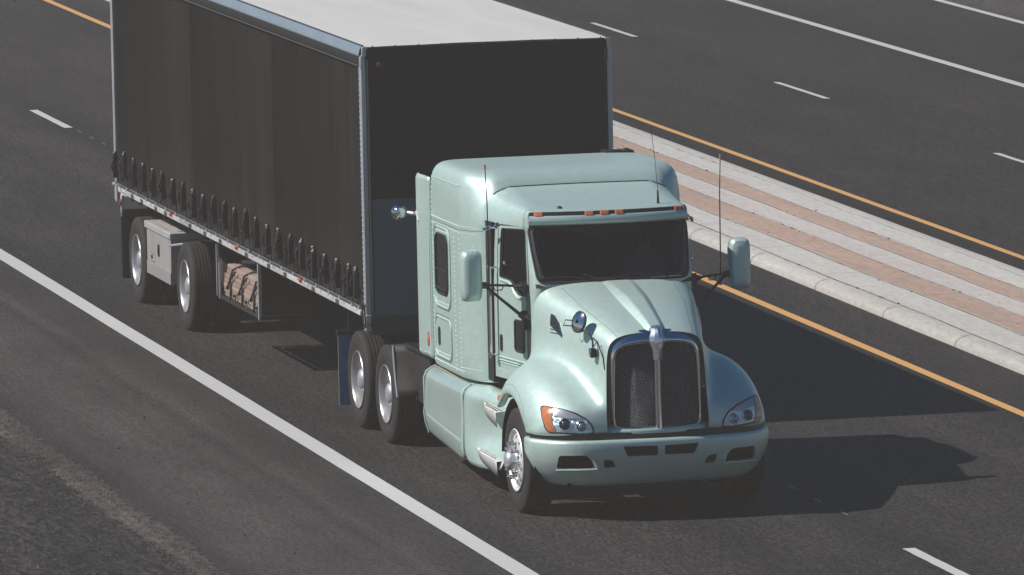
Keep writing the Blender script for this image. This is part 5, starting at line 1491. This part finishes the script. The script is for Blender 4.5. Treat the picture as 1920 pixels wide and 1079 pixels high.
# tool box between the trailer wheels
bm = NB(); box(bm, -12.50, -11.02, -1.30, -.86, .44, .96)
tb = link_mesh('tool_box', bm, mat('toolbox_aluminium', (.40, .385, .37), .55, .35, noise=(3.5, .14, (1, 1, .4))), R_, bevel=.008)
tb['label'] = 'grey metal tool box slung between the trailer wheels'
bm = NB(); box(bm, -12.58, -10.98, -1.315, -.84, .965, 1.045); link_mesh('box_lid', bm, mat('lid_metal', (.50, .48, .46), .5, .3, noise=(5, .12, (1, 1, 1))), tb, bevel=.01)
bm = NB(); box(bm, -12.505, -11.015, -1.307, -1.3005, .44, .585); link_mesh('box_lower_panel', bm, mat('toolbox_panel', (.36, .345, .335), .55, .35, noise=(4, .12, (1, 1, .4))), tb, bevel=.003)
bm = NB(); box(bm, -11.80, -11.70, -1.306, -1.3015, .70, .84); tube(bm, [(-11.755, -1.308, .71), (-11.75, -1.314, .76), (-11.755, -1.308, .83)], .006, 6); link_mesh('box_latch', bm, BLACK, tb)
bm = NB(); box(bm, -12.26, -12.02, -1.3045, -1.302, .61, .70); link_mesh('box_label', bm, mat('label_pale', (.42, .41, .40), .6), tb)
bm = NB()
for xa, xb, za, zb in ((-12.24, -12.20, .63, .68), (-12.18, -12.14, .63, .68), (-12.12, -12.10, .63, .69), (-12.26, -12.02, .695, .70), (-12.26, -12.02, .61, .615)): box(bm, xa, xb, -1.307, -1.305, za, zb)
link_mesh('label_print', bm, BLACK, tb)
bm = NB(); tube(bm, [(-10.99, -1.32, .90), (-10.60, -1.22, .955), (-10.2, -.95, 1.02)], .014, 6); tube(bm, [(-10.99, -.86, .98), (-10.99, -.86, 1.15)], .012, 6); link_mesh('box_bracket', bm, ALU_D, tb)
bm = NB(); box(bm, -12.35, -11.1, -1.2, -.95, 1.046, 1.052)
for q in range(5): dome(bm, (-12.2+q*.25, -1.0+.05*(q % 2), 1.05), (0, 0, 1), .07, .02, 6)
link_mesh('lid_grime', bm, mat('lid_dust', (.34, .30, .28), .9, noise=(6, .3, (1, 1, 1))), tb)

# rack for dunnage under the deck
bm = NB()
rk = empty('dunnage_rack', (0, 0, 0), 0, R_)
for q in ((-8.36, -8.33, -1.28, -1.25, .60, 1.18), (-8.22, -8.19, -1.28, -1.26, .58, .98), (-5.98, -5.93, -1.28, -1.25, .58, 1.20)):
    bm = NB(); box(bm, *q); link_mesh('rack_post', bm, ALU_D, rk)
bm = NB(); box(bm, -8.35, -5.93, -1.27, -1.23, .585, .615); box(bm, -8.35, -8.25, -1.25, -.6, .585, .615); box(bm, -6.05, -5.95, -1.25, -.6, .585, .615)
for x in (-8.33, -5.97): box(bm, x-.02, x+.02, -.64, -.6, .6, 1.25)
box(bm, -5.975, -5.965, -1.24, -.6, .62, 1.2)
link_mesh('rack_floor', bm, FRAME, rk)
# the bundle of boards rests in the rack: a thing of its own
WOOD = mat('weathered_board', (.30, .215, .17), .85, noise=(14, .28, (.15, 1.5, 1.5)))
WOOD2 = mat('pale_board', (.36, .27, .215), .85, noise=(14, .25, (.15, 1.5, 1.5)))
a_ = .004
BN = empty('board_bundle', (-6.063 + (-7.12)*math.cos(a_), -6.063*.0139 + (-7.12)*math.sin(a_) - .98, .616), a_)
tag(BN, 'bundle of weathered wooden boards tied with black straps in the rack under the trailer', 'boards')
rw = [(-.245, 0), (-.252, .052), (-.248, .104), (-.240, .155), (-.22, .205), (-.19, .25)]
cnt = 0
for r in range(7):
    nb_ = (5, 5, 5, 5, 4, 4, 3)[r]
    for q in range(nb_):
        y0 = -.25 + q*.098 + (.0 if r < 4 else .02*(r-3)) + random.uniform(-.008, .008); z0 = .004 + r*.050
        if q > 0 and r < 5: 
            if q > 2: continue
        L_ = 1.05 + random.uniform(-.05, .04); dx = random.uniform(-.05, .05)
        bm = NB(); box(bm, -L_+dx, L_+dx-.03, y0, y0+.092, z0, z0+.046)
        link_mesh('board', bm, random.choice((WOOD, WOOD, WOOD2)), BN, bevel=.004)
for x in (-.62, .05, .72):
    bm = NB(); tube(bm, [(x, -.262, -.01), (x+.05, -.268, .12), (x-.02, -.262, .22), (x+.02, -.235, .33), (x+.06, -.15, .372), (x+.1, .0, .37), (x+.08, .1, .36)], .014, 6)
    tube(bm, [(x-.22, -.262, .10), (x, -.272, .20), (x+.2, -.245, .325)], .012, 6)
    link_mesh('tie_strap', bm, RUBBER, BN)
bm = NB()
for x in (-.30, .35, .95): dome(bm, (x, -.27, .08), (0, -1, 0), .035, .03, 7); tube(bm, [(x, -.275, .08), (x+.06, -.28, -.03)], .010, 6)
link_mesh('strap_end', bm, BLACK, BN)

# ================================================================== THE DRIVER
def person():
    root = (-1.34, .47, 1.78)
    verts = [(0, 0, 0), (-.03, 0, .15), (-.06, 0, .32), (-.04, 0, .47), (-.02, 0, .56), (-.01, 0, .64), (.0, 0, .72),      # pelvis..head
             (-.05, .17, .44), (.08, .24, .22), (.28, .17, .30), (.34, .15, .33),        # left arm
             (-.05, -.17, .44), (.08, -.24, .22), (.28, -.17, .30), (.34, -.15, .33),
             (.06, .10, -.02), (.42, .12, .02), (.46, .12, -.38), (.58, .12, -.42),
             (.06, -.10, -.02), (.42, -.12, .02), (.46, -.12, -.38), (.58, -.12, -.42)]
    rad = [.15, .145, .165, .12, .06, .075, .085, .075, .052, .036, .03, .075, .052, .036, .03, .10, .075, .05, .045, .10, .075, .05, .045]
    edges = [(0, 1), (1, 2), (2, 3), (3, 4), (4, 5), (5, 6), (3, 7), (7, 8), (8, 9), (9, 10), (3, 11), (11, 12), (12, 13), (13, 14), (0, 15), (15, 16), (16, 17), (17, 18), (0, 19), (19, 20), (20, 21), (21, 22)]
    me = bpy.data.meshes.new('person'); me.from_pydata(verts, edges, [])
    o = bpy.data.objects.new('person', me); COL.objects.link(o)
    md = o.modifiers.new('skin', 'SKIN'); md.use_smooth_shade = True
    for i, r in enumerate(rad):
        me.skin_vertices[0].data[i].radius = (r, r)
    me.skin_vertices[0].data[0].use_root = True
    s_ = o.modifiers.new('sub', 'SUBSURF'); s_.levels = 2; s_.render_levels = 2
    o.location = (root[0], root[1]-.05, root[2])
    bake(o)
    me = o.data; me.materials.clear()
    for m in (SHIRT, SKIN, mat('dark_trousers', (.03, .035, .05), .9)): me.materials.append(m)
    for p in me.polygons:
        c = p.center
        if c.z > .545: p.material_index = 1
        elif c.x > .22 and c.z > .15: p.material_index = 1
        elif c.z < .10 and c.x > .02 or c.z < -.05: p.material_index = 2
        p.use_smooth = True
    tag(o, 'driver in a blue shirt holding the steering wheel behind the windscreen', 'person')
    # face
    f = NB(); dome(f, (.085, 0, .655), (1, 0, -.15), .016, .03, 8); link_mesh('nose', f, SKIN, o)
    f = NB(); [dome(f, (.082, y, .69), (1, 0, 0), .011, .006, 8) for y in (-.03, .03)]; link_mesh('eyes', f, BLACK, o)
    f = NB(); tube(f, [(.078, -.025, .618), (.084, 0, .615), (.078, .025, .618)], .005, 6); link_mesh('mouth', f, mat('lips', (.3, .12, .10), .6), o)
    f = NB(); [dome(f, (-.002, s*.078, .66), (0, s, 0), .025, .014, 8) for s in (-1, 1)]; link_mesh('ears', f, SKIN, o)
    f = NB()
    rws = [[(-.012+.092*math.cos(a)*math.cos(b), .092*math.sin(a)*math.cos(b), .70+.10*math.sin(b)) for a in [2*PI*k/20 for k in range(20)]] for b in (-.15, .2, .6, 1.0, 1.4, 1.55)]
    grid(f, rws, closed_u=True, mask=lambda i, j: not (i < 2 and (j < 4 or j > 15))); link_mesh('hair', f, mat('brown_hair', (.04, .025, .018), .8), o)
    for s in (-1, 1):
        w_ = Vector((.35, s*.148, .335))
        f = NB(); tube(f, [w_-Vector((.03, 0, .01)), w_, w_+Vector((.05, 0, .012))], [.026, .034, .030], 8)
        for q in range(4):
            yo = (-.027+.018*q)*1.0; L_ = (.055, .066, .062, .05)[q]
            b = w_+Vector((.05, yo, .012))
            tube(f, [b, b+Vector((L_*.5, 0, .018)), b+Vector((L_*.75, 0, -.008)), b+Vector((L_*.5, 0, -.032))], [.010, .0095, .009, .007], 6)
        tube(f, [w_+Vector((.01, -s*.03, 0)), w_+Vector((.04, -s*.05, .0)), w_+Vector((.07, -s*.045, -.015))], [.012, .010, .008], 6)
        link_mesh('hand', f, SKIN, o)
    o.rotation_euler = (0, 0, .0139)
person()

# ------------------------------------------------------------------ added thin volume that lifts the black level over the whole place
bm = NB(); box(bm, -1510, 410, -610, 610, -2.7, 14.5)
hz = link_mesh('black_lift', bm, [], smooth=False); hz['kind'] = 'stuff'
hm_ = bpy.data.materials.new('black_lift_air'); hm_.use_nodes = True; n = hm_.node_tree
n.nodes.remove(n.nodes['Principled BSDF']); pv = n.nodes.new('ShaderNodeVolumePrincipled')
pv.inputs['Color'].default_value = (1.0, .90, .79, 1); pv.inputs['Density'].default_value = .0010; pv.inputs['Anisotropy'].default_value = 0
n.links.new(pv.outputs[0], n.nodes['Material Output'].inputs['Volume'])
hz.data.materials.clear(); hz.data.materials.append(hm_)
